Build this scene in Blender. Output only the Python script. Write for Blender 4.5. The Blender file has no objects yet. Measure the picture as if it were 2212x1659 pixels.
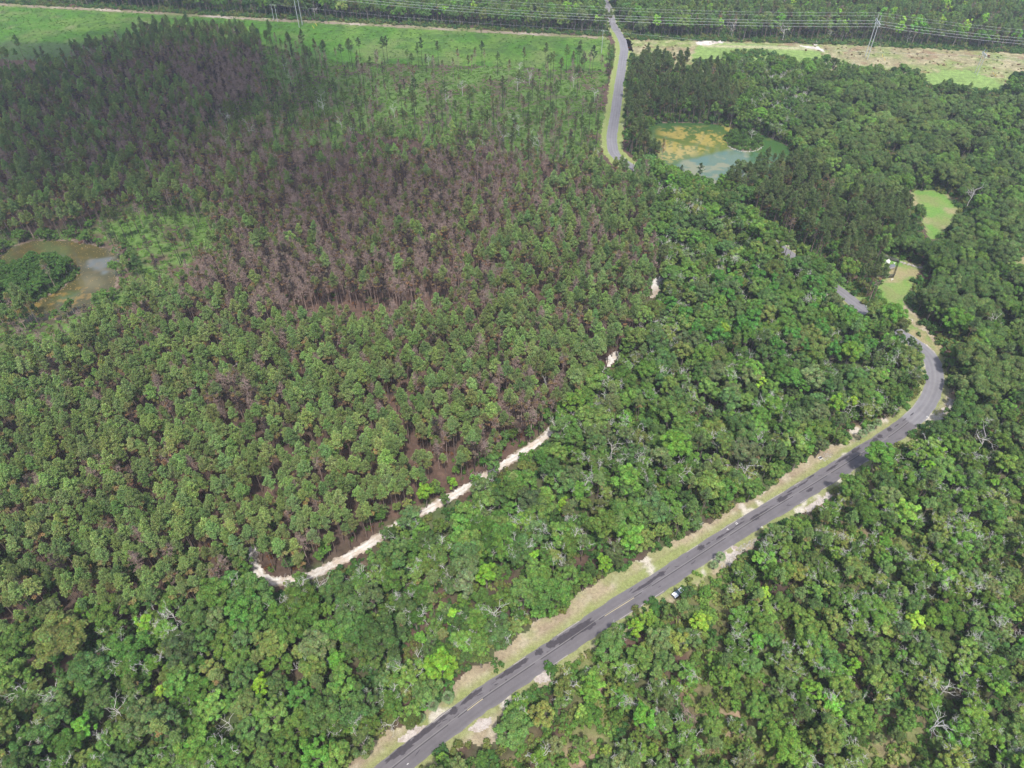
import bpy, math, random
import numpy as np
from mathutils import Vector
from mathutils.geometry import tessellate_polygon

S = bpy.context.scene
C = S.collection
rng = np.random.default_rng(7)
random.seed(7)

# ------------------------------------------------------------------ camera
CAM_H, PITCH, FPX = 190.0, math.radians(43.1), 1534.0     # metres, tilt below the horizon, focal length for a 2212 px wide frame
cam = bpy.data.cameras.new('camera')
cam.sensor_width = 36; cam.lens = 36 * FPX / 2212; cam.clip_start = 1; cam.clip_end = 9000
co = bpy.data.objects.new('camera', cam); C.objects.link(co)
co.location = (0, 0, CAM_H); co.rotation_euler = (math.pi / 2 - PITCH, 0, 0)
S.camera = co

# ------------------------------------------------------------------ light
SUN = Vector((0.06, -0.50, 1.0)).normalized()              # towards the sun: high, behind the camera
SUN_EL = math.asin(SUN.z)
world = bpy.data.worlds.new('World'); S.world = world; world.use_nodes = True
wn = world.node_tree; bg = wn.nodes['Background']
sky = wn.nodes.new('ShaderNodeTexSky'); sky.sky_type = 'NISHITA'; sky.sun_disc = False
sky.sun_elevation = SUN_EL; sky.sun_rotation = math.atan2(SUN.x, SUN.y)
sky.air_density = 1.0; sky.dust_density = 3.5; sky.ozone_density = 1.0
wn.links.new(sky.outputs[0], bg.inputs[0]); bg.inputs[1].default_value = 0.15
sl = bpy.data.lights.new('sun', 'SUN'); sl.energy = 3.0; sl.angle = math.radians(3.0); sl.color = (1.0, 0.95, 0.88)
so = bpy.data.objects.new('sun', sl); C.objects.link(so)
so.rotation_euler = SUN.to_track_quat('Z', 'Y').to_euler(); so.location = (0, -50, 400)
S.view_settings.view_transform = 'Standard'; S.view_settings.look = 'None'
S.view_settings.exposure = 0.94; S.view_settings.gamma = 1.0; S.view_settings.use_curve_mapping = False
S.render.engine = 'CYCLES'
S.cycles.use_denoising = True
S.cycles.max_bounces = 6; S.cycles.diffuse_bounces = 4; S.cycles.glossy_bounces = 2
S.cycles.transmission_bounces = 3; S.cycles.volume_bounces = 0

# ------------------------------------------------------------------ survey: where a point of the photograph lies on the ground
sp_, cp_ = math.sin(PITCH), math.cos(PITCH)
def P(px, py, h=0.0):
    u, v = (px - 1106) / FPX, (py - 829.5) / FPX
    t = (CAM_H - h) / (sp_ + v * cp_)
    return u * t, t * (cp_ - v * sp_)
def proj(X, Y, Z):
    d = CAM_H - Z
    t = Y * cp_ + d * sp_
    return 1106 + FPX * X / t, 829.5 + FPX * (d * cp_ - Y * sp_) / t
def W(poly, h=0.0):
    return np.array([P(a, b, h) for a, b in poly], float)
def inside(poly, x, y):
    poly = np.asarray(poly, float); x = np.asarray(x, float); y = np.asarray(y, float)
    r = np.zeros(x.shape, bool); n = len(poly); j = n - 1
    for i in range(n):
        xi, yi = poly[i]; xj, yj = poly[j]
        if yi != yj:
            c = ((yi > y) != (yj > y)) & (x < (xj - xi) * (y - yi) / (yj - yi) + xi)
            r ^= c
        j = i
    return r
def dist_line(line, x, y):
    d = np.full(np.shape(x), 1e9)
    for (ax, ay), (bx, by) in zip(line[:-1], line[1:]):
        dx, dy = bx - ax, by - ay; L = dx * dx + dy * dy + 1e-9
        t = np.clip(((x - ax) * dx + (y - ay) * dy) / L, 0, 1)
        d = np.minimum(d, np.hypot(x - ax - t * dx, y - ay - t * dy))
    return d
def smooth(line, n=8):                                     # Catmull-Rom through the points
    p = np.asarray(line, float); q = np.vstack([2 * p[0] - p[1], p, 2 * p[-1] - p[-2]]); out = []
    for i in range(1, len(q) - 2):
        for k in range(n):
            t = k / n
            out.append(0.5 * (2 * q[i] + (q[i + 1] - q[i - 1]) * t + (2 * q[i - 1] - 5 * q[i] + 4 * q[i + 1] - q[i + 2]) * t * t
                              + (3 * q[i] - q[i - 1] - 3 * q[i + 1] + q[i + 2]) * t ** 3))
    out.append(p[-1]); return np.array(out)
_lat = np.random.default_rng(3).random((256, 256))
def vnoise(x, y):
    xi = np.floor(x).astype(int); yi = np.floor(y).astype(int); fx = x - xi; fy = y - yi
    fx = fx * fx * (3 - 2 * fx); fy = fy * fy * (3 - 2 * fy)
    a = _lat[xi % 256, yi % 256]; b = _lat[(xi + 1) % 256, yi % 256]; c = _lat[xi % 256, (yi + 1) % 256]; d = _lat[(xi + 1) % 256, (yi + 1) % 256]
    return (a * (1 - fx) + b * fx) * (1 - fy) + (c * (1 - fx) + d * fx) * fy
def fnoise(x, y, sc, o=4):
    x = np.asarray(x, float) / sc; y = np.asarray(y, float) / sc; r = 0; a = 0.5; t = 0
    for k in range(o):
        r = r + a * vnoise(x * 2 ** k + 17.3 * k, y * 2 ** k + 5.1 * k); t += a; a *= 0.5
    return r / t

# ------------------------------------------------------------------ materials
def mat(name):
    m = bpy.data.materials.new(name); m.use_nodes = True
    return m, m.node_tree.nodes, m.node_tree.links, m.node_tree.nodes['Principled BSDF']
def simple(name, col, rough=0.8, spec=0.3, metal=0.0, nscale=None, amt=0.25, emis=None):
    m, N, L, b = mat(name)
    b.inputs['Roughness'].default_value = rough; b.inputs['Specular IOR Level'].default_value = spec; b.inputs['Metallic'].default_value = metal
    b.inputs['Base Color'].default_value = (*col, 1)
    if nscale:
        tc = N.new('ShaderNodeTexCoord'); nz = N.new('ShaderNodeTexNoise'); nz.inputs['Scale'].default_value = nscale; nz.inputs['Detail'].default_value = 6
        mx = N.new('ShaderNodeMix'); mx.data_type = 'RGBA'
        mx.inputs['A'].default_value = (*[c * (1 - amt) for c in col], 1); mx.inputs['B'].default_value = (*[min(1, c * (1 + amt)) for c in col], 1)
        L.new(tc.outputs['Object'], nz.inputs['Vector']); L.new(nz.outputs['Fac'], mx.inputs['Factor']); L.new(mx.outputs['Result'], b.inputs['Base Color'])
    return m
def leaf_material(name, trans=0.3):
    m = bpy.data.materials.new(name); m.use_nodes = True; N = m.node_tree.nodes; L = m.node_tree.links
    N.remove(N['Principled BSDF']); out = N['Material Output']
    ti = N.new('ShaderNodeAttribute'); ti.attribute_type = 'INSTANCER'; ti.attribute_name = 'tint'
    va = N.new('ShaderNodeAttribute'); va.attribute_type = 'GEOMETRY'; va.attribute_name = 'var'
    ml = N.new('ShaderNodeVectorMath'); ml.operation = 'MULTIPLY'
    L.new(ti.outputs['Vector'], ml.inputs[0]); L.new(va.outputs['Vector'], ml.inputs[1])
    d = N.new('ShaderNodeBsdfDiffuse'); t = N.new('ShaderNodeBsdfTranslucent'); mx = N.new('ShaderNodeMixShader'); mx.inputs[0].default_value = trans
    L.new(ml.outputs[0], d.inputs[0])
    sc = N.new('ShaderNodeVectorMath'); sc.operation = 'MULTIPLY'; sc.inputs[1].default_value = (1.15, 1.2, 0.6)
    L.new(ml.outputs[0], sc.inputs[0]); L.new(sc.outputs[0], t.inputs[0])
    L.new(d.outputs[0], mx.inputs[1]); L.new(t.outputs[0], mx.inputs[2]); L.new(mx.outputs[0], out.inputs[0])
    return m
M_leaf = leaf_material('leaf', 0.4)
M_needle = leaf_material('needle', 0.38)
M_bark = simple('pine_bark', (0.15, 0.115, 0.095), 0.9, 0.1, nscale=3, amt=0.4)
M_bark_burnt = simple('burnt_bark', (0.05, 0.04, 0.038), 0.9, 0.1, nscale=3, amt=0.4)
M_bark_grey = simple('oak_bark', (0.17, 0.15, 0.125), 0.9, 0.1, nscale=3, amt=0.4)
M_dead = simple('weathered_wood', (0.50, 0.49, 0.46), 0.8, 0.2, nscale=2, amt=0.3)
M_dead_brown = simple('brown_dead_wood', (0.275, 0.205, 0.175), 0.9, 0.1, nscale=2, amt=0.4)
M_steel = simple('galvanised_steel', (0.42, 0.45, 0.46), 0.5, 0.5, 0.3, nscale=1.5, amt=0.15)
M_wood = simple('grey_pole_wood', (0.33, 0.31, 0.28), 0.8, 0.2, nscale=3, amt=0.2)
M_wire = simple('wire', (0.42, 0.44, 0.46), 0.5, 0.5)
M_white = simple('white_paint', (0.8, 0.8, 0.78), 0.4, 0.5)
M_yellow = simple('yellow_plastic', (0.75, 0.55, 0.05), 0.5, 0.4)
M_insul = simple('insulator', (0.75, 0.76, 0.76), 0.3, 0.5)

HAZE_DENSITY = 0.00017
# ------------------------------------------------------------------ mesh building
class MB:
    def __init__(s): s.v = []; s.f3 = []; s.f4 = []; s.n = 0; s.c3 = []; s.c4 = []
    def add(s, v, f, c=None):
        v = np.asarray(v, float); f = np.asarray(f, int) + s.n
        if c is None: c = np.ones((len(f), 3))
        (s.f3 if f.shape[1] == 3 else s.f4).append(f); (s.c3 if f.shape[1] == 3 else s.c4).append(c)
        s.v.append(v); s.n += len(v)
    def tube(s, pts, rad, n=5, cap=True):
        pts = np.asarray(pts, float); k = len(pts); rad = np.broadcast_to(rad, (k,))
        d = np.gradient(pts, axis=0); d /= np.linalg.norm(d, axis=1)[:, None] + 1e-9
        ref = np.array([1, 0, 0.]) if abs(d[:, 2]).mean() > 0.7 else np.array([0, 0, 1.])
        a = np.cross(d, ref); a /= np.linalg.norm(a, axis=1)[:, None] + 1e-9; b = np.cross(d, a)
        th = np.arange(n) * 2 * math.pi / n
        v = (pts[:, None] + rad[:, None, None] * (np.cos(th)[None, :, None] * a[:, None] + np.sin(th)[None, :, None] * b[:, None])).reshape(-1, 3)
        f = [[i * n + j, i * n + (j + 1) % n, (i + 1) * n + (j + 1) % n, (i + 1) * n + j] for i in range(k - 1) for j in range(n)]
        s.add(v, f)
        if cap and n == 4: s.add(v[-4:], [[0, 1, 2, 3]])
        elif cap and n > 4:
            s.add(np.vstack([v[-n:], pts[-1:]]), [[j, (j + 1) % n, n] for j in range(n)])
    def box(s, c, sz, ax=None):
        c = np.asarray(c, float); h = np.asarray(sz, float) / 2
        v = np.array([[x, y, z] for x in (-1, 1) for y in (-1, 1) for z in (-1, 1)], float) * h
        if ax is not None: v = v @ np.asarray(ax, float)
        s.add(v + c, [[0, 1, 3, 2], [4, 6, 7, 5], [0, 4, 5, 1], [2, 3, 7, 6], [0, 2, 6, 4], [1, 5, 7, 3]])
    def leaves(s, p, nrm, size, asp=1.0, var=0.35, tip=None, mul=1.0):
        """quads or (tip given) needles at p facing nrm"""
        n = len(p); size = np.broadcast_to(size, (n,))
        r = rng.normal(size=(n, 3)); a = np.cross(nrm, r); a /= np.linalg.norm(a, axis=1)[:, None] + 1e-9; b = np.cross(nrm, a); b /= np.linalg.norm(b, axis=1)[:, None] + 1e-9
        q = (1 + var * rng.uniform(-1, 1, (n, 1))) * (1 + 0.1 * rng.normal(size=(n, 3))) * mul
        if tip is None:
            w = size[:, None] * 0.5; l = w * asp
            v = np.stack([p + a * l, p + b * w, p - a * l, p - b * w], 1).reshape(-1, 3)
            s.add(v, np.arange(4 * n).reshape(n, 4), q)
        else:
            a = np.cross(tip, r); a /= np.linalg.norm(a, axis=1)[:, None] + 1e-9
            v = np.stack([p + a * size[:, None] * 0.30, p - a * size[:, None] * 0.30, p + tip * size[:, None]], 1).reshape(-1, 3)
            s.add(v, np.arange(3 * n).reshape(n, 3), q)
    def mesh(s, name, m, smooth_=False):
        me = bpy.data.meshes.new(name); v = np.vstack(s.v)
        f3 = np.vstack(s.f3) if s.f3 else np.zeros((0, 3), int); f4 = np.vstack(s.f4) if s.f4 else np.zeros((0, 4), int)
        me.vertices.add(len(v)); me.vertices.foreach_set('co', v.astype(np.float32).ravel())
        nl = f3.size + f4.size; me.loops.add(nl); me.loops.foreach_set('vertex_index', np.concatenate([f3.ravel(), f4.ravel()]).astype(np.int32))
        me.polygons.add(len(f3) + len(f4))
        st = np.concatenate([np.arange(len(f3)) * 3, len(f3) * 3 + np.arange(len(f4)) * 4]); me.polygons.foreach_set('loop_start', st.astype(np.int32))
        at = me.attributes.new('var', 'FLOAT_VECTOR', 'FACE')
        c = np.vstack((s.c3 or [np.zeros((0, 3))]) + (s.c4 or [np.zeros((0, 3))])); at.data.foreach_set('vector', c.astype(np.float32).ravel())
        me.update(calc_edges=True); me.materials.append(m)
        if smooth_: me.polygons.foreach_set('use_smooth', np.ones(len(me.polygons), bool))
        return me
def link(name, me, parent=None, loc=None, **props):
    o = bpy.data.objects.new(name, me); C.objects.link(o)
    if parent is not None: o.parent = parent
    if loc is not None: o.location = loc
    for k, v in props.items(): o[k] = v
    return o
def thing(name, label, cat, loc, rz=0.0, group=None):
    o = link(name, None, None, loc, label=label, category=cat); o.rotation_euler = (0, 0, rz); o.empty_display_size = 0.5
    if group: o['group'] = group
    return o

# ------------------------------------------------------------------ places, in pixels of the 2212 px wide photograph at ground level
road_px = [(790, 1716), (850, 1659), (1009, 1536), (1051, 1505), (1184, 1415), (1261, 1363), (1307, 1331), (1374, 1289), (1475, 1224), (1570, 1162), (1662, 1104), (1768, 1040), (1860, 982),
           (1930, 938), (1985, 893), (2011, 855), (2020, 815), (2012, 778), (1985, 748), (1930, 712), (1868, 672), (1822, 636), (1708, 553), (1602, 475), (1500, 416), (1420, 382), (1360, 358), (1330, 335),
           (1323, 316), (1322, 290), (1330, 240), (1337, 187), (1344, 140), (1348, 107), (1342, 82), (1324, 53), (1315, 20), (1306, 0), (1290, -45)]
ROAD = smooth(W(road_px), 6); ROAD_W = 6.5
clear_main = [(740, 1720), (754, 1656), (810, 1606), (847, 1579), (905, 1570), (915, 1530), (965, 1500), (984, 1476), (1027, 1443), (1071, 1433), (1071, 1413), (1114, 1383), (1171, 1340), (1217, 1319), (1304, 1246), (1364, 1223), (1421, 1189), (1475, 1163),
              (1608, 1083), (1675, 1063), (1688, 1030), (1775, 976), (1835, 950), (1840, 925), (1895, 915), (1948, 890), (1972, 882), (1986, 850), (1985, 828), (2012, 812), (2006, 775),
              (2004, 762), (1975, 735), (1960, 700), (1942, 690), (1925, 655), (1940, 640), (1960, 655), (1985, 690), (2030, 745), (2036, 795), (2040, 838), (2076, 862), (2050, 892),
              (1985, 918), (1958, 945), (1925, 948), (1875, 978), (1842, 1015), (1795, 1048), (1758, 1098), (1665, 1125), (1638, 1158), (1592, 1202), (1565, 1230), (1545, 1240), (1532, 1232), (1492, 1220), (1478, 1258), (1474, 1272), (1468, 1288), (1452, 1296), (1437, 1283), (1394, 1300),
              (1354, 1323), (1294, 1346), (1284, 1396), (1204, 1423), (1184, 1430), (1181, 1476), (1121, 1476), (1084, 1506), (1071, 1586), (1037, 1610), (990, 1590), (951, 1575), (917, 1640), (880, 1720)]
clear_north = [(1317, 73), (1333, 110), (1323, 147), (1310, 220), (1300, 283), (1303, 317), (1312, 334), (1324, 331), (1340, 338), (1378, 350), (1389, 356), (1357, 327), (1349, 300), (1347, 213), (1354, 167), (1354, 127), (1364, 110), (1360, 87), (1342, 70), (1320, 53)]
clear_far_road = [(1300, -40), (1300, 0), (1311, 20), (1316, 20), (1316, 0), (1312, -40)]
clear_mid_road = [[(1664, 520), (1676, 524), (1728, 560), (1718, 562)], [(1796, 618), (1810, 617), (1838, 640), (1832, 650), (1800, 640)], [(1826, 638), (1842, 645), (1884, 676), (1866, 682), (1850, 672)]]
field_l = [(-420, -18), (0, 8), (233, 20), (433, 32), (567, 40), (737, 48), (1037, 65), (1303, 80), (1316, 92), (1308, 150), (1200, 150), (1050, 142), (937, 140), (737, 134), (650, 122), (600, 104), (560, 96), (400, 84), (330, 96), (270, 118), (180, 136), (120, 134), (0, 126), (-420, 112)]
corr_r = [(1352, 86), (1450, 87), (1508, 88), (1758, 96), (1992, 105), (2212, 117), (2600, 138), (2600, 235), (2212, 210), (2190, 200), (2100, 198), (2015, 190), (1990, 165), (1900, 160), (1830, 165), (1760, 160), (1700, 158), (1600, 158), (1500, 158), (1440, 150), (1370, 130)]
lawn_r = [(1508, 95), (1560, 93), (1700, 99), (1755, 104), (1775, 118), (1768, 145), (1700, 152), (1600, 152), (1500, 152), (1496, 125)]
lawn_rr = [(1990, 160), (2090, 150), (2140, 168), (2185, 192), (2150, 202), (2060, 200), (2010, 190)]
clear_corr = [(1366, 90), (1508, 89), (1758, 97), (1992, 106), (2212, 118), (2400, 128), (2400, 165), (2212, 150), (2180, 160), (2172, 178), (2160, 192), (2120, 190), (2080, 182), (2010, 181), (2000, 158), (1960, 138), (1870, 136), (1800, 128), (1775, 133),
              (1768, 118), (1735, 135), (1705, 118), (1640, 104), (1600, 104), (1565, 112), (1558, 130), (1500, 124), (1488, 108), (1440, 98), (1400, 100), (1374, 118), (1362, 112)]
pond_r = [(1402, 268), (1450, 266), (1530, 267), (1585, 276), (1600, 290), (1650, 292), (1705, 318), (1722, 345), (1700, 375), (1640, 385), (1590, 382), (1560, 400), (1520, 405), (1480, 385), (1440, 370), (1410, 330), (1395, 295)]
clear_pond_r = [(1404, 267), (1530, 268), (1585, 276), (1600, 288), (1640, 288), (1700, 312), (1715, 328), (1690, 330), (1660, 340), (1630, 344), (1600, 342), (1570, 352), (1556, 370), (1545, 388), (1530, 392), (1515, 355), (1490, 352), (1480, 348), (1470, 352), (1455, 336), (1440, 312), (1405, 275)]
isle_r = [(1562, 296), (1600, 278), (1640, 290), (1650, 312), (1630, 326), (1600, 326), (1575, 318)]
pond_l = [(0, 560), (25, 535), (70, 522), (150, 521), (200, 532), (255, 548), (275, 575), (250, 600), (240, 640), (200, 665), (130, 685), (60, 690), (-30, 700), (-160, 690), (-160, 600), (-40, 610)]
isle_l = [(58, 663), (0, 672), (-60, 676), (-95, 650), (-40, 612), (30, 588), (70, 574), (120, 568), (162, 572), (173, 590), (140, 622), (100, 644)]
clear_pond_l = [(-2, 570), (25, 536), (70, 523), (150, 522), (200, 533), (250, 548), (252, 566), (235, 590), (215, 620), (205, 628), (150, 640), (120, 672), (62, 672), (58, 664), (100, 640), (160, 600), (165, 582), (150, 572), (110, 560), (78, 545), (60, 575), (30, 600), (-2, 640)]
yard = [(1896, 556), (1918, 552), (1995, 577), (1975, 600), (1955, 640), (1940, 668), (1955, 690), (1990, 715), (2030, 745), (2036, 790), (2010, 770), (1975, 745), (1930, 715), (1905, 690), (1895, 660)]
clear_yard = [(1915, 562), (1922, 551), (1996, 577), (1980, 596), (1968, 618), (1958, 640), (1938, 655), (1924, 672), (1912, 650), (1908, 640), (1916, 620), (1920, 590)]
glade1 = [(1968, 415), (2010, 410), (2062, 430), (2068, 450), (2040, 500), (2010, 520), (1995, 480), (2010, 455), (1965, 440)]
glade2 = [(2170, 560), (2212, 520), (2300, 500), (2300, 620), (2212, 610), (2170, 600)]
track_px = [(545, 1180), (552, 1225), (575, 1252), (612, 1256), (660, 1246), (715, 1222), (790, 1180), (850, 1140), (930, 1097), (1010, 1052), (1100, 996), (1168, 950), (1200, 921)]
pine_edge_px = [(1235, 890), (1325, 790), (1375, 726), (1395, 680), (1420, 640), (1432, 600), (1414, 570), (1412, 560), (1405, 500), (1398, 440), (1392, 400), (1350, 350)]
TRACK = smooth(W(track_px), 5)
clear_track = [[(553, 1205), (562, 1205), (572, 1236), (590, 1246), (583, 1252), (566, 1240)], [(592, 1243), (640, 1240), (644, 1248), (600, 1252)], [(664, 1236), (690, 1230), (692, 1238), (668, 1244)],
               [(700, 1205), (760, 1172), (822, 1150), (826, 1162), (790, 1188), (745, 1226), (710, 1226)], [(928, 1090), (950, 1080), (956, 1094), (934, 1106)], [(984, 1060), (1012, 1047), (1020, 1056), (990, 1076)],
               [(1088, 990), (1112, 984), (1118, 1000), (1090, 1016)], [(1152, 948), (1190, 925), (1196, 935), (1160, 974)], [(1312, 778), (1334, 764), (1336, 772), (1312, 788)],
               [(1374, 712), (1382, 702), (1384, 716), (1376, 728)], [(1408, 606), (1430, 604), (1424, 622), (1410, 640)]]
CLEAR = [clear_main, clear_north, clear_far_road, clear_corr, clear_pond_r, clear_pond_l, clear_yard, glade1] + clear_mid_road + clear_track
road_world_hidden = ROAD

# ------------------------------------------------------------------ the ground
def attr_ground_material(name, nscale=0.5, amt=0.5, rough=0.95, bump=0.0, fine=4.0):
    m, N, L, b = mat(name); b.inputs['Roughness'].default_value = rough; b.inputs['Specular IOR Level'].default_value = 0.1
    a = N.new('ShaderNodeAttribute'); a.attribute_name = 'col'
    tc = N.new('ShaderNodeTexCoord'); n1 = N.new('ShaderNodeTexNoise'); n1.inputs['Scale'].default_value = nscale; n1.inputs['Detail'].default_value = 8; n1.inputs['Roughness'].default_value = 0.7
    L.new(tc.outputs['Object'], n1.inputs['Vector'])
    mr = N.new('ShaderNodeMapRange'); mr.inputs['From Min'].default_value = 0.3; mr.inputs['From Max'].default_value = 0.7; mr.inputs['To Min'].default_value = 1 - amt; mr.inputs['To Max'].default_value = 1 + amt
    L.new(n1.outputs['Fac'], mr.inputs['Value'])
    n2 = N.new('ShaderNodeTexNoise'); n2.inputs['Scale'].default_value = fine; n2.inputs['Detail'].default_value = 4
    L.new(tc.outputs['Object'], n2.inputs['Vector'])
    mr2 = N.new('ShaderNodeMapRange'); mr2.inputs['From Min'].default_value = 0.3; mr2.inputs['From Max'].default_value = 0.7; mr2.inputs['To Min'].default_value = 0.75; mr2.inputs['To Max'].default_value = 1.25
    L.new(n2.outputs['Fac'], mr2.inputs['Value'])
    mu = N.new('ShaderNodeMath'); mu.operation = 'MULTIPLY'; L.new(mr.outputs[0], mu.inputs[0]); L.new(mr2.outputs[0], mu.inputs[1])
    v = N.new('ShaderNodeVectorMath'); v.operation = 'SCALE'; L.new(a.outputs['Color'], v.inputs[0]); L.new(mu.outputs[0], v.inputs['Scale']); L.new(v.outputs[0], b.inputs['Base Color'])
    return m
def grid_mesh(name, xs, ys, z, colfn, m, keep=None):
    X, Y = np.meshgrid(xs, ys); nx, ny = len(xs), len(ys)
    i = np.arange(nx * ny).reshape(ny, nx)
    f = np.stack([i[:-1, :-1], i[:-1, 1:], i[1:, 1:], i[1:, :-1]], -1).reshape(-1, 4)
    x, y = X.ravel(), Y.ravel()
    if keep is not None:
        k = keep(x, y); f = f[k[f].any(1)]
        used = np.unique(f); re = np.full(len(x), -1); re[used] = np.arange(len(used)); f = re[f]; x, y = x[used], y[used]
    zz = np.full(len(x), z) if np.isscalar(z) else z(x, y)
    mb = MB(); mb.add(np.stack([x, y, zz], 1), f); me = mb.mesh(name, m)
    ca = me.color_attributes.new('col', 'FLOAT_COLOR', 'POINT'); c = np.ones((len(x), 4)); c[:, :3] = colfn(x, y); ca.data.foreach_set('color', c.astype(np.float32).ravel())
    return me
LITTER = np.array((0.085, 0.055, 0.042)); BRIGHT = np.array((0.10, 0.175, 0.04)); DARKSOIL = np.array((0.04, 0.034, 0.026)); UNDER = np.array((0.06, 0.10, 0.032))
open_zone = [(560, 90), (640, 118), (740, 132), (940, 138), (1200, 148), (1308, 150), (1300, 330), (1180, 345), (1020, 310), (880, 300), (760, 290), (660, 320), (560, 330), (440, 300), (420, 260), (480, 200), (540, 180)]
south_g = [(1640, 1160), (1760, 1100), (1990, 930), (2060, 900), (2500, 880), (2500, 2000), (850, 2000), (950, 1580), (1300, 1350), (1480, 1260)]
open_left = [(120, 500), (260, 440), (360, 420), (450, 440), (480, 500), (440, 560), (360, 620), (290, 650), (240, 700), (60, 780), (-250, 860), (-250, 640), (0, 700), (270, 640), (280, 540), (200, 520), (60, 515), (0, 540), (-250, 560), (-250, 500)]
def blend(c, col, w): return c * (1 - w[:, None]) + col * w[:, None]
def ground_col(x, y):
    c = np.tile(LITTER, (len(x), 1)); px, py = proj(x, y, 0.0)
    w = np.clip((fnoise(x, y, 40) - 0.45) * 4, 0, 1) * 0.6
    c = blend(c, DARKSOIL, w)
    right = (px > np.interp(py, [300, 600, 800, 1000, 1250, 1700], [1380, 1420, 1300, 1100, 600, -400]))
    c = blend(c, UNDER, right * np.clip(0.4 + (fnoise(x, y, 12) - 0.5) * 4, 0, 1) * 0.8)
    so = inside(W(south_g), x, y) * np.clip((fnoise(x + 77, y, 14) - .52) * 10, 0, 1)
    c = blend(c, np.array((0.13, 0.145, 0.055)), so * .85); c = blend(c, np.array((0.23, 0.17, 0.115)), so * np.clip((fnoise(x, y + 11, 5) - .56) * 8, 0, 1))
    for zone in (open_zone, open_left):
        w = inside(W(zone), x + (fnoise(x, y, 15) - 0.5) * 20, y + (fnoise(y, x, 15) - 0.5) * 30).astype(float)
        c = blend(c, BRIGHT * 0.8, w * np.clip(0.55 + (fnoise(x, y, 10) - 0.45) * 4, 0.1, 1))
    return c
M_ground = attr_ground_material('forest_floor', 0.35, 0.45)
xs = np.concatenate([[-6000, -3000, -1500, -900], np.arange(-640, 641, 4.0), [900, 1500, 3000, 6000]])
ys = np.concatenate([[-3000, -1000, -300, -50], np.arange(0, 900, 4.0), [1100, 1600, 3000, 7000]])
link('ground', grid_mesh('ground', xs, ys, 0.0, ground_col, M_ground), kind='structure')

def zone_sheet(name, polys_px, z, colfn, m, step=1.5, wob=2.0, wsc=6.0, extra=None, world=False):
    ps = [np.asarray(p, float) if world else W(p) for p in polys_px]; al = np.vstack(ps)
    x0, y0 = al.min(0) - 3; x1, y1 = al.max(0) + 3
    def keep(x, y):
        dx = (fnoise(x, y, wsc) - 0.5) * 2 * wob; dy = (fnoise(y + 50, x, wsc) - 0.5) * 2 * wob
        r = np.zeros(x.shape, bool)
        for p in ps: r |= inside(p, x + dx, y + dy)
        if extra is not None: r &= extra(x, y)
        return r
    return link(name, grid_mesh(name, np.arange(x0, x1, step), np.arange(y0, y1, step), z, colfn, m, keep), kind='structure')

def field_col(x, y):
    px, py = proj(x, y, 0.0)
    c = np.tile(np.array((0.050, 0.128, 0.014)), (len(x), 1))
    c = blend(c, np.array((0.10, 0.165, 0.03)), np.clip((fnoise(x, y * 0.6, 22) - 0.45) * 5, 0, 1) * 0.6)
    c = blend(c, np.array((0.04, 0.085, 0.018)), np.clip((fnoise(x + 90, y, 9) - 0.5) * 6, 0, 1) * 0.7); c = blend(c, np.array((0.12, 0.15, 0.05)), np.clip((fnoise(x + 190, y, 18) - 0.55) * 6, 0, 1) * 0.6)
    c = blend(c, np.array((0.17, 0.16, 0.09)), np.clip((fnoise(x - 90, y, 14) - 0.6) * 6, 0, 1) * 0.5 * (px < 420))
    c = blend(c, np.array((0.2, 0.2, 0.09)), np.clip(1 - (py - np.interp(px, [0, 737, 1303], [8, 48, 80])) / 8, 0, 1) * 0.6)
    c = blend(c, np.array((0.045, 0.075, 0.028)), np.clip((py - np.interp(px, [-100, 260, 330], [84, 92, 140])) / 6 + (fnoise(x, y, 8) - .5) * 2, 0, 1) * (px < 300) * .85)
    return c
M_field = attr_ground_material('field_weeds', 0.3, 0.5, fine=1.2)
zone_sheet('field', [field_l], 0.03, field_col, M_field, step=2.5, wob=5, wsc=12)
def corr_col(x, y):
    px, py = proj(x, y, 0.0)
    c = np.tile(np.array((0.185, 0.17, 0.095)), (len(x), 1))
    c = blend(c, np.array((0.13, 0.18, 0.05)), np.clip((fnoise(x, y, 14) - 0.38) * 5, 0, 1) * 0.85); c = blend(c, np.array((0.30, 0.27, 0.17)), np.clip((fnoise(x + 5, y, 5) - 0.5) * 6, 0, 1) * 0.6)
    c = blend(c, np.array((0.16, 0.09, 0.06)), np.clip((fnoise(x + 70, y, 6) - 0.6) * 7, 0, 1) * 0.6)
    for q in (lawn_r, lawn_rr):
        w = inside(W(q), x + (fnoise(x, y, 8) - 0.5) * 8, y + (fnoise(y, x, 8) - 0.5) * 12).astype(float)
        c = blend(c, np.array((0.14, 0.21, 0.06)) * (0.85 + 0.3 * fnoise(x, y, 10))[:, None], w)
    w = np.clip(1 - np.abs(py - (104 + (px - 1700) * 0.03)) / 5, 0, 1) * (px > 1520) * (px < 1780)
    c = blend(c, np.array((0.36, 0.31, 0.22)), w * 0.7)
    return c
zone_sheet('clearing', [corr_r], 0.03, corr_col, M_field, step=2.2, wob=3, wsc=9)
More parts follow.
